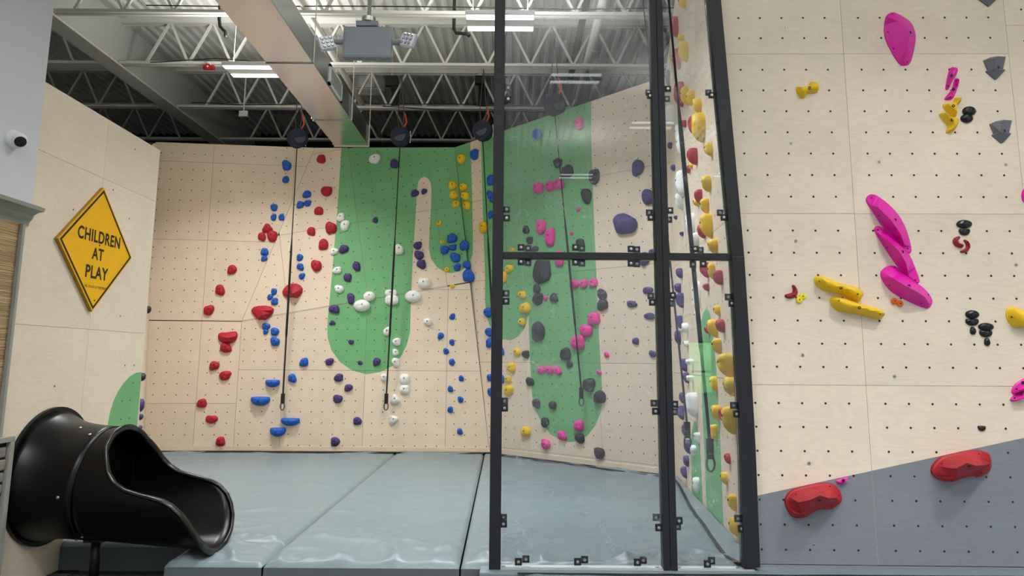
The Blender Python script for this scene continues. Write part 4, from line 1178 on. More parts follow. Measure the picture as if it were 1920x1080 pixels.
cluster('blue', 'of the column hidden partly by the partition post', [(920, 338, 12, 20), (918.8, 365, 10, 15), (924, 373, 11, 16), (920.7, 402.8, 9, 16), (916.4, 586, 14, 19), (918, 623, 13, 17), (918.8, 643, 12, 19), (919, 708, 9, 14), (919, 735, 8, 16)])
cluster('blue', 'showing at the pane edge beside the post', [(941, 658, 10, 16), (941, 711, 10, 16)])
# ---- back wall, red
cluster('red', 'of the triangle of three above the blue pair', [(502, 428, 20, 17, 'tri'), (491.3, 444.4, 15, 17), (510.6, 443.1, 20, 21)], words=('top one', 'right one', 'left one'))
cluster('red', 'of the long trail nearest the plywood fin', [(435.6, 505.9, 18, 18), (413.4, 544.1, 18, 21), (392.2, 581.7, 20, 20), (424.2, 651.7, 22, 19), (402.5, 686.1, 19, 18), (422.8, 704.4, 23, 18), (378.6, 755.8, 19, 17), (397.5, 786.4, 23, 15), (413.9, 827.5, 18, 18)])
cluster('red', 'of the upper trail beside the wide green band', [(602.5, 298.5, 17, 16), (612.6, 359.6, 21, 18), (598.1, 395.4, 17, 15), (620.9, 427.7, 21, 23), (583.6, 434.2, 16, 16), (607, 458.5, 18, 21), (593.3, 498.8, 20, 22)])
# ---- back wall, white
cluster('white', 'at the top of the wide green band', [(702.7, 298.2, 21, 18)])
cluster('white', 'along the green band edge by the red holds', [(639, 407.9, 15, 16), (647.3, 423.9, 18, 20), (627.4, 472.1, 16, 13), (631.9, 506.9, 17, 13), (636.3, 542.4, 18, 15)])
cluster('white', 'behind the second rope at mid height', [(748.9, 468, 17, 20)])
cluster('white', 'of the touching pair left of the second rope', [(692.8, 555.8, 22, 18, 'oval'), (678.9, 573.3, 31, 22, 'oval')], 'oval', depth=0.5)
cluster('white', 'of the stacked pair behind the second rope', [(733.1, 549.2, 22, 12, 'square'), (734.8, 563, 25, 18, 'square')], 'block')
cluster('white', 'on the edge of the green band right of the second rope', [(774.2, 556.1, 31, 22, 'oval')], 'large oval', depth=0.45)
cluster('white', 'of the two on bare wood right of the green band', [(796.1, 531.4, 23, 18, 'square'), (801.7, 603.9, 15, 14)], 'chunky', depth=0.6)
cluster('white', 'of the column along the lower second rope', [(725.6, 621.4, 14, 17), (743.9, 641.1, 16, 15), (741.9, 660.6, 12, 13), (741.4, 679.7, 14, 17), (721, 707.5, 14, 15), (758.9, 710.8, 18, 19, 'square'), (758.9, 730, 18, 17, 'square'), (741, 748.3, 18, 19, 'tri'), (738.3, 786.7, 18, 19, 'tri')])
# ---- back wall, purple
cluster('purple', 'at the wall top on the second rope', [(740.6, 307.4, 17, 17)])
cluster('purple', 'at the head of the bare wood tongue', [(778.3, 362.5, 15, 14), (795.5, 359.6, 11, 11)], words=('smaller one', 'larger one'))
cluster('purple', 'alone in the wide green band above the white holds', [(703.9, 412.9, 10, 11)], 'small')
cluster('purple', 'of the three stacked on the bare wood tongue', [(783, 460.6, 16, 15), (786, 478.7, 18, 17), (790.1, 496.2, 18, 17)])
cluster('purple', 'of the zigzag down the wide green band', [(644.9, 467.7, 18, 16), (668.6, 499.5, 15, 18), (651.7, 520.8, 15, 16), (657.7, 560.2, 14, 21), (626.7, 580, 21, 16), (623.6, 605, 12, 9, 'tri'), (658.3, 641.4, 11, 9), (675.6, 680, 9, 8), (706.9, 678.9, 14, 16)])
cluster('purple', 'of the trail below the green band towards the floor', [(618.3, 678.3, 16, 14), (635, 708, 17, 15), (653.9, 727.5, 16, 14), (633.6, 748, 18, 16), (670.8, 789.2, 16, 15), (629.4, 828, 17, 17)])
# ---- back wall, yellow
cluster('yellow', 'at the wall top on the narrow green tongue', [(866.6, 298.5, 14, 18)])
cluster('yellow', 'of the left three on the narrow green tongue', [(849.1, 348.3, 16, 16), (850.9, 365.8, 16, 15), (855, 383.3, 15, 13)])
cluster('yellow', 'of the right three on the narrow green tongue', [(869.9, 351, 13, 15), (872.8, 368.2, 14, 16), (875.8, 386, 12, 16)])
cluster('yellow', 'of the tiny ones around the blue cluster', [(823, 418.3, 10, 9), (829.3, 453.5, 9, 8), (838.4, 506, 10, 9), (848.5, 537.4, 10, 7)], 'tiny')
cluster('yellow', 'on the bare strip beside the partition post', [(908.1, 426.3, 15, 22)])
# ---- slanted face behind the pane
cluster('blue', 'high on the green area behind the pane', [(1008.3, 252, 17, 20)], 'dark')
cluster('pink', 'near the top of the green area behind the pane', [(1086, 233.3, 16, 22)])
cluster('pink', 'of the upper row of three behind the pane', [(1009.8, 353.4, 19, 21), (1032.2, 349, 16, 19), (1048.3, 345.5, 19, 20)], words=('right one', 'middle one', 'left one'))
cluster('pink', 'of the touching long pair behind the upper pane', [(1016.5, 426, 17, 28), (1032.4, 445, 18, 35)], 'elongated')
cluster('pink', 'of the tiny ones on the green area behind the upper pane', [(1085, 393, 8, 8), (1072, 437.7, 7, 7)], 'tiny')
cluster('pink', 'just behind the partition rail', [(1049, 485, 16, 30)], 'elongated')
cluster('pink', 'of the row of three below the partition rail', [(1077, 532.7, 18, 16), (1095, 532, 15, 17), (1112.9, 530.3, 17, 17)], words=('right one', 'middle one', 'left one'))
cluster('pink', 'of the slanting trio beside the webbing behind the pane', [(1114.3, 597.3, 23, 24), (1099.9, 619.7, 24, 23), (1084.4, 641.6, 25, 28)], 'large')
cluster('pink', 'of the lower row of three behind the pane', [(1015.1, 694, 14, 15), (1030.5, 694.1, 15, 16), (1046.6, 694.6, 15, 16)], words=('left one', 'middle one', 'right one'))
cluster('pink', 'of the tiny ones behind the lower pane', [(1023.5, 559.7, 8, 9), (1137.9, 664.7, 9, 11), (1123.7, 698.2, 9, 9)], 'tiny')
cluster('pink', 'of the stepping trio near the floor behind the pane', [(1085.7, 797.6, 18, 21), (1055.1, 816.5, 16, 18), (1024.3, 833, 16, 20)])
cluster('black', 'of the four large ones high behind the upper pane', [(1046.9, 305.8, 16, 18), (1063.7, 322, 24, 24), (1115, 332.2, 20, 29), (1100.3, 368.4, 19, 29)])
cluster('black', 'of the flake trail above the partition rail', [(987, 431, 12, 15), (994, 450.7, 12, 14), (1003.5, 466.6, 14, 10), (1089, 456, 16, 17)], 'flake', words=('topmost', 'second', 'one beside the webbing', 'lowest'))
cluster('black', 'just below the rail behind the pane', [(1017, 507, 32, 50)], 'very large oblong', depth=0.3)
cluster('black', 'of the column left of the webbing below the rail', [(1007.2, 541, 13, 17), (1009.6, 561.2, 19, 23), (1039.7, 558.3, 15, 18, 'tri'), (1011.2, 621.6, 22, 38)], words=('topmost', 'pointed one', 'rounded second one', 'tall lowest one'))
cluster('black', 'of the pair on the green edge right of the webbing', [(1130, 551, 17, 20), (1130.7, 572.2, 20, 22)])
cluster('black', 'of the pair left of the lower webbing', [(1061.3, 663.7, 19, 25), (1068.5, 683.5, 12, 13)], 'pebble')
cluster('black', 'of the pair by the bare strip left of the green area', [(986.4, 664.7, 13, 15), (994.6, 715.5, 14, 17)], 'flake')
cluster('black', 'of the large pair right of the webbing end', [(1105.9, 721.5, 22, 26), (1125.4, 744.2, 22, 25)], 'large')
cluster('black', 'of the trail low behind the pane', [(1006.4, 757.3, 14, 19), (1036.6, 760, 14, 16), (1023, 792, 14, 19), (1087.9, 822.4, 17, 19), (1125.3, 849.8, 18, 22)], 'flake')
cluster('purple', 'of three big ones behind the pane by the middle post', [(1197.4, 315, 22, 31), (1217.8, 369, 24, 30), (1173.8, 419.4, 43, 39)])
cluster('purple', 'of the pair crossing the partition rail', [(1225, 474, 16, 14), (1209.4, 486, 19, 26)])
cluster('purple', 'of the trail behind the lower pane by the middle post', [(1215.4, 544.5, 19, 13), (1185.8, 570, 19, 13), (1217.8, 593, 20, 13), (1192.3, 639.7, 12, 13), (1224, 663.7, 13, 14)])
cluster('yellow', 'of the winding trail beside the partition post behind the panes', [(960, 469, 10, 8), (955.6, 504.4, 14, 16), (946, 520, 12, 22), (979.5, 552.7, 15, 14), (985.5, 577.5, 21, 21), (978.7, 604, 13, 15), (970.6, 660, 13, 16), (959.2, 689.3, 16, 20), (953.2, 711.2, 11, 16), (954.9, 731.9, 17, 22), (986.2, 809.2, 18, 20)])

# ---- side face: holds seen almost edge on; width in the picture is how far they stand out
def side_cluster(colour, desc, items, kind='jutting'):
    items = sorted(items, key=lambda q: q[1]); n = len(items)
    for i, (x, y, w, h) in enumerate(items):
        o_ = 'lowest' if i == n - 1 else ORD[i]
        NSEED[0] += 1
        q = SW.hit(x + w * 0.38, y)                       # foot on the wall is at the right side of the profile
        zc = (q - CAM).dot(FW)
        dp = 0.86 * w * zc / F; H = h * zc / F; W = max(0.09, min(0.24, H * 0.62))
        me, top = hold_mesh('climbing_hold', W, H, dp, 'blob', NSEED[0], HOLDCOL[colour], lift=0.16)
        m = SW.M.copy(); m.translation = q
        o = link('climbing_hold', me, None, m)
        tag(o, f'{colour} hold, {o_} {desc}', 'climbing hold', f'{colour} holds on the side face behind the partition')
        link('bolt', bolt_disc, o, Matrix.Translation((top[0], top[1], top[2] + 0.001)))
side_cluster('yellow', 'of its colour on the side face above the rail', [(1279.7, 5, 15, 20), (1277, 71, 13, 12), (1281.4, 95, 19, 40), (1284.2, 180.5, 16, 36), (1295, 184.7, 16, 29), (1307.5, 197.8, 17, 30), (1310.3, 237.5, 25, 55), (1328.6, 280.6, 16, 28), (1295, 312, 8, 10), (1324.7, 344.4, 18, 30), (1305.6, 379.4, 12, 14), (1321.4, 386, 17, 28), (1324.4, 424.4, 24, 46), (1337, 462, 18, 28)])
side_cluster('yellow', 'of its colour on the side face below the rail', [(1334, 509, 14, 30), (1344, 582.8, 12, 19), (1336, 615.6, 20, 33), (1344.2, 649.4, 18, 29), (1360.6, 685, 29, 44), (1338, 719.7, 14, 28), (1369.4, 725.3, 25, 35), (1342.2, 773.9, 17, 28), (1368, 787.8, 28, 52), (1338.3, 811.4, 14, 30), (1358, 897, 13, 23), (1373, 942.6, 16, 31), (1376, 988, 17, 34)])
side_cluster('red', 'of its colour on the side face above the rail', [(1263.9, 50, 17, 38), (1268.9, 110, 16, 40), (1273.6, 176.4, 19, 46), (1296.7, 234.7, 13, 32), (1281.7, 232.8, 11, 13), (1298.6, 294, 21, 32), (1289.7, 318, 11, 14), (1309.7, 368.9, 15, 26), (1315.8, 434, 16, 27)])
side_cluster('red', 'of its colour on the side face below the rail', [(1321.4, 506.4, 17, 30), (1346.7, 520.6, 18, 27), (1324, 539, 11, 14), (1350.8, 611.4, 17, 25), (1326.4, 619, 11, 14), (1353, 778, 10, 25), (1364, 860, 11, 19)])
side_cluster('white', 'of its colour on the side face above the rail', [(1255.6, 219, 19, 42), (1272, 252, 12, 40), (1277, 272, 17, 45), (1275, 345, 16, 48), (1274, 377, 15, 30), (1294, 421.7, 17, 45), (1304, 449.4, 14, 26)])
side_cluster('white', 'of its colour on the side face below the rail', [(1305.6, 551, 14, 45), (1303, 566, 9, 28), (1307, 593, 10, 20), (1284.7, 615.6, 13, 20), (1286, 645, 9, 11), (1293, 679, 16, 11), (1294, 710, 15, 12), (1297, 760, 25, 46), (1307, 821, 12, 20), (1300, 845, 12, 20), (1305.8, 910, 13, 28)])
side_cluster('purple', 'of its colour on the side face above the rail', [(1252, 147, 9, 30), (1256, 273, 9, 11), (1262, 314.7, 8, 11), (1266.7, 408, 6, 7), (1278, 439, 7, 8)], 'small')
side_cluster('purple', 'of its colour on the side face below the rail', [(1274, 512, 13, 19), (1271, 540.6, 13, 18), (1275, 563.5, 16, 28), (1273.6, 604.4, 14, 25), (1271, 632.8, 12, 26), (1282, 685, 14, 24), (1286.7, 708.6, 11, 20), (1278, 746, 9, 20), (1276.4, 774, 14, 26), (1283, 807, 9, 22), (1289, 838, 13, 25), (1286.8, 864.8, 11, 21), (1282.4, 885.5, 12, 21)])
# ---- holds peeking out behind the edge of the plywood fin
for (x, y, w, h, c, lab) in ((277, 581, 8, 14, 'black', 'black hold peeking out high behind the edge of the plywood fin'), (266, 707, 9, 15, 'black', 'black hold beside the tip of the green arch on the fin edge'),
                             (263.5, 760, 9, 24, 'purple', 'purple hold behind the green arch on the fin, topmost of three'), (262, 782, 8, 12, 'purple', 'purple hold behind the green arch on the fin, middle of three'), (261, 802, 7, 9, 'purple', 'purple hold behind the green arch on the fin, lowest of three')):
    NSEED[0] += 1
    q = SL.hit(x - w * 0.1, y); zc = (q - CAM).dot(FW); H = h * zc / F
    me, top = hold_mesh('climbing_hold', max(0.1, H), H, 0.8 * w * zc / F, 'blob', NSEED[0], HOLDCOL[c])
    m = SL.M.copy(); m.translation = q
    o = tag(link('climbing_hold', me, None, m), lab, 'climbing hold', 'holds behind the plywood fin')
    link('bolt', bolt_disc, o, Matrix.Translation((top[0], top[1], top[2] + 0.001)))

# ---- shaped holds traced on their wall
def offset_in(poly, d):
    n = len(poly); out = []
    for i in range(n):
        a, b, c = Vector(poly[i - 1]), Vector(poly[i]), Vector(poly[(i + 1) % n])
        e1 = (b - a).normalized(); e2 = (c - b).normalized()
        nn = Vector((-e1.y - e2.y, e1.x + e2.x))
        if nn.length < 1e-6: nn = Vector((-e1.y, e1.x))
        nn.normalize(); k = max(0.5, nn.dot(Vector((-e1.y, e1.x))))
        out.append(tuple(b + nn * min(d / k, 2 * d)))
    return out
def smooth_poly(p, it=1):
    for _ in range(it):
        q = []
        for i in range(len(p)):
            a, b = p[i], p[(i + 1) % len(p)]
            q += [(a[0] * .75 + b[0] * .25, a[1] * .75 + b[1] * .25), (a[0] * .25 + b[0] * .75, a[1] * .25 + b[1] * .75)]
        p = q
    return p
def relief_mesh(poly, ridges, edge, dome, sharp, m, name='climbing_hold', rnd=0.006):
    """a solid with a flat back: outline, rounded edge, then ridge lines (given heights) or a dome"""
    poly = ccw(poly); n = len(poly)
    inner = offset_in(poly, rnd)
    pts = [Vector(p) for p in inner]; hs = {}
    edges = [(i, (i + 1) % n) for i in range(n)]
    H = [edge] * n
    if ridges:
        for line in ridges:
            prev = None
            for (x, y, z) in line:
                for _ in range(12):                       # a ridge point seen past the outline slides back along its ridge
                    if inside((x, y), inner) and edge_dist((x, y), inner) > 0.002: break
                    mx = sum(q[0] for q in line) / len(line); my = sum(q[1] for q in line) / len(line)
                    x += (mx - x) * 0.08; y += (my - y) * 0.08
                else: continue
                pts.append(Vector((x, y))); H.append(z); k = len(pts) - 1
                if prev is not None: edges.append((prev, k))
                prev = k
    else:
        xs = [p[0] for p in inner]; ys = [p[1] for p in inner]
        g = max(min(max(xs) - min(xs), max(ys) - min(ys)) / 9, 0.004)
        cand = []
        x = min(xs)
        while x < max(xs):
            y = min(ys)
            while y < max(ys):
                if inside((x, y), inner):
                    d = edge_dist((x, y), inner)
                    if d > g * 0.35: cand.append((x, y, d))
                y += g
            x += g
        R = max([c[2] for c in cand] or [0.01])
        for x, y, d in cand:
            k = 1 - min(1.0, d / R)
            pts.append(Vector((x, y))); H.append(edge + dome * math.sqrt(max(0, 1 - k * k)))
    r = delaunay_2d_cdt(pts, edges, [], 1, 1e-6)
    v2, f2, ov = r[0], r[2], r[3]
    mb = MB()
    hz = [H[o[0]] if o else None for o in ov]
    for i, z in enumerate(hz):
        if z is None:
            nb = sorted(((v2[i] - v2[j]).length, j) for f in f2 if i in f for j in f if j != i and hz[j] is not None)[:4]
            hz[i] = sum(hz[j] for _, j in nb) / len(nb) if nb else edge
    mb.v = [(p.x, p.y, z) for p, z in zip(v2, hz)]
    for f in f2:
        a, b, c = (v2[i] for i in f[:3])
        mb.f.append(tuple(f) if (b - a).cross(c - a) > 0 else tuple(f)[::-1])
    k = len(mb.v)
    mid = offset_in(poly, rnd * 0.25)
    mb.v += [(x, y, 0.0) for x, y in poly] + [(x, y, edge - rnd * 0.6) for x, y in mid]
    first = {}
    for i, o in enumerate(ov):
        for q in o:
            if q < n: first[q] = i
    for i in range(n):
        j = (i + 1) % n
        mb.f.append((k + i, k + j, k + n + j, k + n + i))
        if i in first and j in first: mb.f.append((k + n + i, k + n + j, first[j], first[i]))
    return mb.mesh(name, m, sharp=sharp)
def traced(px, colour, label, ridges=None, edge=0.012, dome=0.04, sharp=32, bolts=(), screws=(), fc=RW, sm=1, group='shaped holds on the near right wall', name='climbing_hold', cat='climbing hold', bz=0.05, rnd=0.006):
    cx = sum(p[0] for p in px) / len(px); cy = sum(p[1] for p in px) / len(px)
    c2 = fc.to2(cx, cy)
    loc = lambda x, y, z=0.0: (lambda q: (q[0] - c2[0], q[1] - c2[1]))(fc.to2(x, y, z))
    poly = smooth_poly([loc(*p) for p in px], sm)
    rg = [[(*loc(x, y, z), z) for x, y, z in line] for line in ridges] if ridges else None
    me = relief_mesh(poly, rg, edge, dome, sharp, HOLDCOL[colour], name, rnd)
    o = tag(link(name, me, None, fc.at(cx, cy)), label, cat, group)
    # bolts sit on the surface: look the height up in the mesh
    def height(x, y):
        for p in me.polygons:
            t = [me.vertices[i].co for i in p.vertices]
            if len(t) == 3 and inside((x, y), [(q.x, q.y) for q in t]):
                (x0, y0), (x1, y1), (x2, y2) = [(q.x, q.y) for q in t]
                D = (y1 - y2) * (x0 - x2) + (x2 - x1) * (y0 - y2)
                if abs(D) < 1e-12: continue
                a = ((y1 - y2) * (x - x2) + (x2 - x1) * (y - y2)) / D; b = ((y2 - y0) * (x - x2) + (x0 - x2) * (y - y2)) / D
                return a * t[0].z + b * t[1].z + (1 - a - b) * t[2].z
        return bz
    for lst, r, nm in ((bolts, 1.0, 'bolt'), (screws, 0.5, 'screw')):
        for x, y in lst:
            q = loc(x, y, bz)
            for _ in range(4): q = loc(x, y, height(*q))
            link(nm, bolt_disc, o, Matrix.Translation((q[0], q[1], height(*q) + 0.001)) @ Matrix.Diagonal((r, r, 1, 1)))
    return o
A1 = lambda l: T(l, 1380, 0, 3.5556); A2 = lambda l: T(l, 1380, 300, 3.374); A3 = lambda l: T(l, 1380, 560, 3.5556); A4 = lambda l: T(l, 1380, 780, 3.5556)
Z3 = lambda f, l: [(*f([(x, y)])[0], z) for x, y, z in l]
traced(A1([(1000, 100), (1040, 80), (1075, 92), (1140, 130), (1175, 165), (1195, 225), (1196, 275), (1185, 340), (1160, 430), (1120, 441), (1090, 435), (1040, 360), (1000, 280), (983, 220), (988, 150)]), 'magenta', 'large magenta shield shaped plate hold at the top of the near wall',
       [Z3(A1, [(1022, 118, .05), (1080, 140, .07), (1125, 175, .085), (1150, 230, .09), (1148, 300, .085), (1120, 415, .05)]), Z3(A1, [(1006, 180, .06), (1020, 265, .068), (1085, 380, .066)])], bolts=A1([(1160, 218)]), screws=A1([(1043, 95), (1012, 213), (1050, 323), (1142, 412)]))
traced(A1([(1600, -70), (1745, -70), (1735, 0), (1680, 49), (1614, 0)]), 'grey', 'grey arrow shaped hold cut by the top of the picture', [Z3(A1, [(1672, -60, .04), (1675, 0, .06), (1680, 40, .03)])], sm=0)
for dx, dy, lab in ((0, 0, 'grey arrow shaped hold, upper of the two whole ones near the wall end'), (41, 424, 'grey arrow shaped hold, lower of the two whole ones near the wall end')):
    q = lambda l: A1([(x + dx, y + dy) for x, y in l])
    traced(q([(1646, 405), (1690, 385), (1740, 376), (1795, 380), (1777, 462), (1793, 468), (1735, 530), (1722, 533), (1660, 480), (1672, 468)]), 'grey', lab,
           [Z3(q, [(1728, 388, .045), (1725, 455, .05)]), Z3(q, [(1672, 474, .05), (1726, 482, .085), (1784, 470, .05)]), Z3(q, [(1726, 482, .085), (1727, 520, .03)])], sm=0, bolts=q([(1747, 449)]))
traced(A1([(398, 575), (430, 583), (475, 575), (488, 552), (512, 543), (540, 560), (552, 590), (545, 615), (520, 625), (490, 625), (470, 632), (455, 655), (438, 660), (410, 635), (398, 605)]), 'yellow', 'yellow bone shaped hold alone high on the near wall', bolts=A1([(490, 586)]), dome=0.045)
traced(A1([(1430, 443), (1475, 460), (1470, 500), (1440, 540), (1415, 600), (1393, 600), (1398, 560), (1412, 490)]), 'magenta', 'magenta finger hold, upper of the small pair near the wall end', bolts=A1([(1437, 503)]), screws=A1([(1412, 573)]), dome=0.03)
traced(A1([(1462, 520), (1483, 530), (1480, 570), (1462, 625), (1440, 668), (1390, 670), (1388, 655), (1415, 625), (1440, 590), (1452, 540)]), 'magenta', 'magenta finger hold, lower of the small pair near the wall end', bolts=A1([(1450, 596)]), screws=A1([(1468, 540), (1432, 645)]), dome=0.03)
traced(A1([(1455, 655), (1475, 648), (1500, 665), (1495, 685), (1465, 705), (1462, 740), (1468, 785), (1440, 778), (1400, 745), (1375, 715), (1380, 692), (1420, 690), (1450, 680)]), 'yellow', 'yellow fin shaped hold, upper of the pair below the magenta fingers', bolts=A1([(1450, 705)]), dome=0.045)
traced(A1([(1348, 765), (1365, 750), (1395, 757), (1415, 780), (1455, 785), (1478, 805), (1475, 840), (1445, 880), (1400, 890), (1395, 880), (1410, 850), (1405, 830), (1370, 795)]), 'yellow', 'yellow hook shaped hold, lower of the pair below the magenta fingers', bolts=A1([(1441, 800)]), dome=0.045)
traced(A2([(820, 245), (835, 222), (860, 215), (890, 225), (950, 268), (1010, 325), (1060, 400), (1090, 480), (1112, 575), (1100, 590), (1080, 585), (1040, 545), (985, 485), (915, 410), (870, 340), (822, 265)]), 'magenta', 'long magenta crescent hold, topmost of the three',
       [Z3(A2, [(836, 255, .03), (900, 300, .07), (980, 380, .10), (1040, 465, .09), (1086, 560, .04)])], bolts=A2([(1006, 379)]), screws=A2([(857, 241), (903, 351), (1086, 560)]), sharp=24)
traced(A2([(870, 440), (880, 420), (900, 415), (945, 440), (1020, 505), (1080, 570), (1120, 650), (1160, 760), (1158, 778), (1140, 782), (1100, 750), (1030, 690), (960, 590), (905, 505)]), 'magenta', 'long magenta crescent hold, middle of the three',
       [Z3(A2, [(888, 440, .03), (950, 500, .07), (1030, 575, .10), (1075, 650, .09), (1112, 735, .05)])], bolts=A2([(1052, 581)]), screws=A2([(897, 442), (955, 554), (1134, 759)]), sharp=24)
traced(A2([(907, 720), (930, 685), (965, 668), (1010, 668), (1060, 720), (1130, 770), (1200, 820), (1240, 880), (1240, 910), (1218, 940), (1190, 938), (1110, 905), (1030, 865), (975, 830), (930, 775)]), 'magenta', 'broad magenta crescent hold, lowest of the three',
       [Z3(A2, [(922, 728, .04), (990, 745, .08), (1060, 790, .12), (1140, 830, .12), (1195, 865, .08), (1222, 912, .04)])], bolts=A2([(1094, 797)]), screws=A2([(1003, 680), (972, 792), (1170, 904), (1215, 853)]), sharp=24)
traced(A2([(490, 765), (497, 740), (520, 732), (560, 740), (640, 775), (700, 790), (760, 805), (790, 830), (796, 855), (790, 885), (770, 901), (730, 890), (660, 852), (600, 840), (545, 825), (505, 795)]), 'yellow', 'long yellow rail hold, upper of the pair on the near wall', dome=0.075, bolts=A2([(664, 809)]), screws=A2([(528, 767), (770, 849)]))
traced(A2([(588, 890), (600, 868), (630, 862), (690, 875), (770, 905), (850, 925), (900, 940), (928, 965), (930, 985), (915, 1008), (890, 1011), (800, 985), (720, 970), (655, 962), (610, 935)]), 'yellow', 'long yellow rail hold, lower of the pair on the near wall', dome=0.085, bolts=A2([(781, 934)]), screws=A2([(628, 894), (912, 974)]))
traced(A3([(1795, 85), (1810, 60), (1840, 55), (1890, 70), (1960, 95), (2020, 150), (1990, 200), (1925, 192), (1860, 198), (1830, 180), (1800, 130)]), 'yellow', 'broad yellow hold cut by the edge of the picture', dome=0.08, screws=A3([(1837, 123)]))
traced(A2([(350, 795), (362, 787), (378, 800), (392, 835), (385, 860), (360, 875), (325, 878), (308, 868), (306, 852), (330, 845), (355, 838), (360, 820)]), 'crimson', 'dark red curved hold beside the lemon yellow pair', dome=0.02)
traced(A2([(1395, 485), (1410, 480), (1420, 492), (1400, 510), (1405, 525), (1430, 530), (1440, 545), (1425, 558), (1395, 552), (1375, 535), (1367, 515), (1375, 495)]), 'crimson', 'dark red curved hold, upper of the pair under the black pair', dome=0.02)
traced(A2([(1435, 508), (1448, 502), (1465, 515), (1478, 550), (1470, 575), (1445, 588), (1418, 587), (1415, 575), (1440, 565), (1455, 550), (1450, 530)]), 'crimson', 'dark red curved hold, lower of the pair under the black pair', dome=0.02)
traced([(1914, 368), (1917, 355), (1930, 345), (1945, 352), (1946, 375), (1930, 386), (1917, 379)], 'magenta', 'magenta hold just showing at the edge of the picture, high up', dome=0.04)
traced(A3([(1830, 620), (1850, 575), (1890, 545), (1940, 520), (1980, 560), (1930, 610), (1890, 625), (1845, 640)]), 'magenta', 'magenta oval hold at the picture edge, upper of the slanting pair', dome=0.05, bolts=A3([(1913, 560)]), screws=A3([(1870, 602)]))
traced(A3([(1820, 680), (1840, 650), (1890, 620), (1940, 600), (1960, 640), (1900, 675), (1850, 688)]), 'magenta', 'magenta oval hold at the picture edge, lower of the slanting pair', dome=0.05, bolts=A3([(1902, 632)]), screws=A3([(1857, 662)]))
traced(A4([(662, 430), (745, 403), (740, 430), (715, 455), (695, 458), (670, 445)]), 'magenta', 'small magenta half moon hold above the lower red volume', dome=0.03, bolts=A4([(716, 430)]), sm=0)
V1 = [(320, 580), (325, 540), (355, 500), (385, 482), (470, 462), (560, 443), (640, 445), (680, 480), (700, 530), (700, 570), (660, 600), (630, 620), (560, 620), (510, 635), (455, 680), (375, 680), (340, 630)]
I1 = [[(345, 568, .10), (420, 575, .19), (490, 560, .23), (560, 530, .25), (620, 548, .22), (672, 545, .13)], [(400, 508, .08), (500, 480, .10), (600, 470, .09), (650, 495, .08)], [(600, 590, .13), (540, 596, .16), (490, 620, .17), (440, 655, .11), (385, 655, .08)], [(490, 560, .23), (490, 620, .17)], [(420, 575, .19), (440, 655, .11)]]
traced(A4(V1), 'brick', 'big red angular climbing volume, lower one nearer the partition', [Z3(A4, l) for l in I1], bolts=A4([(553, 558)]), screws=A4([(392, 519), (627, 470), (683, 532), (638, 594), (447, 660)]), sm=1, name='climbing_volume', cat='climbing volume', edge=0.03, sharp=28, group='red climbing volumes on the grey painted base', rnd=0.012)
V2 = [(1293, 370), (1300, 330), (1340, 285), (1370, 265), (1460, 245), (1550, 225), (1640, 230), (1680, 245), (1692, 300), (1690, 350), (1660, 385), (1600, 410), (1590, 400), (1540, 405), (1490, 415), (1440, 440), (1370, 435), (1310, 400)]
I2 = [[(x + 980, y - 217, z) for x, y, z in l] for l in I1]
traced(A4(V2), 'brick', 'big red angular climbing volume, higher one farther from the partition', [Z3(A4, l) for l in I2], bolts=A4([(1555, 333)]), screws=A4([(1364, 317), (1620, 255), (1680, 327), (1637, 378), (1440, 428)]), sm=1, name='climbing_volume', cat='climbing volume', edge=0.03, sharp=28, group='red climbing volumes on the grey painted base', rnd=0.012)
def wide(px, colour, label, ridges, bolts=()):
    traced(px, colour, label, ridges, bolts=bolts, fc=fc_at(*px[0]), group='wide red slopers on the back wall', edge=0.03, sharp=24)
zz = lambda l: T(l, 440, 480, 6.75)
wide(zz([(690, 350), (820, 350), (878, 435), (800, 538), (760, 525), (700, 525), (670, 540), (610, 490), (610, 430)]), 'red', 'wide red angular sloper hold behind the first rope', [Z3(zz, [(650, 440, .08), (720, 430, .13), (800, 440, .10)]), Z3(zz, [(690, 500, .10), (730, 475, .14), (770, 500, .10)])], zz([(716, 400)]))
wide(zz([(210, 690), (260, 635), (450, 625), (517, 690), (405, 815), (345, 805), (300, 815), (225, 720)]), 'red', 'wide red fan shaped sloper hold left of the first rope', [Z3(zz, [(260, 690, .07), (350, 690, .12), (460, 690, .08)]), Z3(zz, [(310, 780, .10), (350, 745, .14), (395, 780, .10)])], zz([(342, 662)]))
z6 = lambda l: T(l, 270, 560, 3.6)
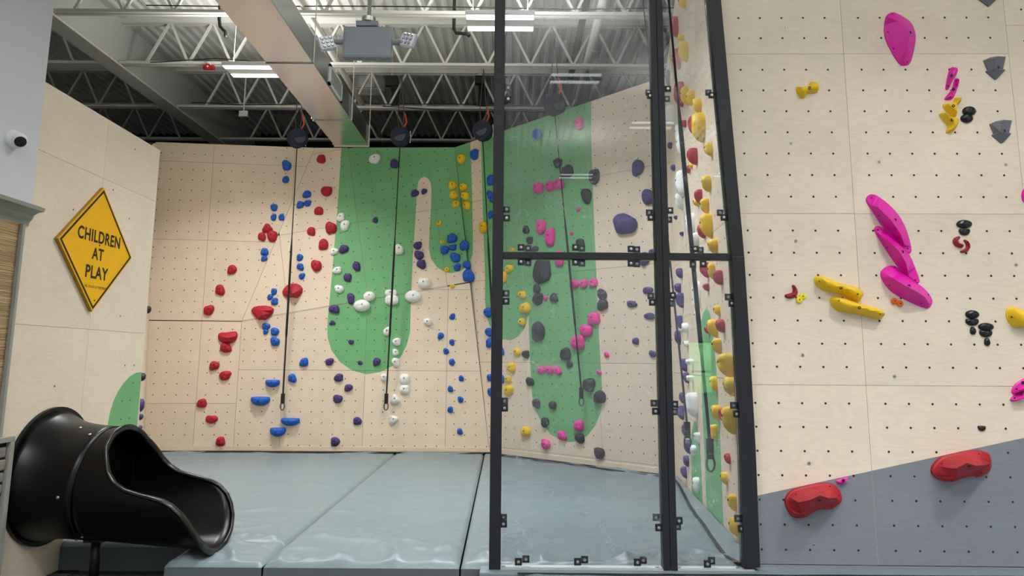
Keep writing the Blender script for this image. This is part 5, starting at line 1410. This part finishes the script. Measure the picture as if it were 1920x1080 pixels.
wide(z6([(498, 262), (510, 228), (560, 228), (600, 220), (630, 222), (634, 262), (600, 305), (520, 300)]), 'red', 'wide red saddle shaped sloper hold at the bend of the left red trail', [Z3(z6, [(515, 255, .07), (565, 265, .12), (620, 255, .08)]), Z3(z6, [(535, 292, .06), (565, 285, .1), (595, 290, .06)])])
# small black holds and jibs on the near wall
BLK = [(1816.2, 209.2, 25, 18, 'upper of the glossy pair beside the yellow pair', 'oval', 2), (1811.7, 222.7, 23, 16, 'lower of the glossy pair beside the yellow pair', 'oval', 2),
       (1807.1, 420.6, 29, 16, 'wide upper of the glossy pair over the dark red curves', 'oval', 2), (1808, 435.5, 21, 12, 'narrow lower of the glossy pair over the dark red curves', 'half', 2),
       (1821.9, 589.6, 25, 16, 'top of the first glossy stack of three', 'oval', 2), (1822.2, 604.4, 25, 13, 'middle of the first glossy stack of three', 'half', 2), (1823.5, 620, 11, 15, 'drop shaped bottom of the first glossy stack', 'tear', 1),
       (1848, 612.9, 29, 15, 'top of the second glossy stack nearer the wall end', 'oval', 2), (1847.7, 626, 24, 13, 'middle of the second glossy stack nearer the wall end', 'half', 2), (1850.2, 641, 11, 15, 'drop shaped bottom of the second glossy stack', 'tear', 1),
       (1840.4, 803.3, 15, 10, 'alone above the grey painted base', 'half', 2)]
for x, y, w, h, lab, shp, nb in BLK:
    hold(RW, x, y, w, h, 'gloss', 'small black foot hold, ' + lab, shp, 0.45, 'small glossy black foot holds on the near wall', ((-0.16, 0.02), (0.16, 0.02)) if nb == 2 else ((0, 0),), 0.8, lift=0.02)
for x, y, w, h, c, lab in ((1503.9, 555.8, 13, 11, 'lemon', 'lemon yellow disc foot hold, upper of the pair by the dark red curve'), (1498, 562.3, 12, 13, 'lemon', 'lemon yellow disc foot hold, lower of the pair by the dark red curve'),
                           (1676.4, 564.6, 12, 12, 'orange', 'orange disc foot hold under the magenta crescents, upper of the pair'), (1686.2, 569.3, 11, 13, 'orange', 'orange disc foot hold under the magenta crescents, lower of the pair')):
    hold(RW, x, y, w, h, c, lab, 'disc', 0.3, 'small disc foot holds on the near wall', lift=0.0, br=0.8)
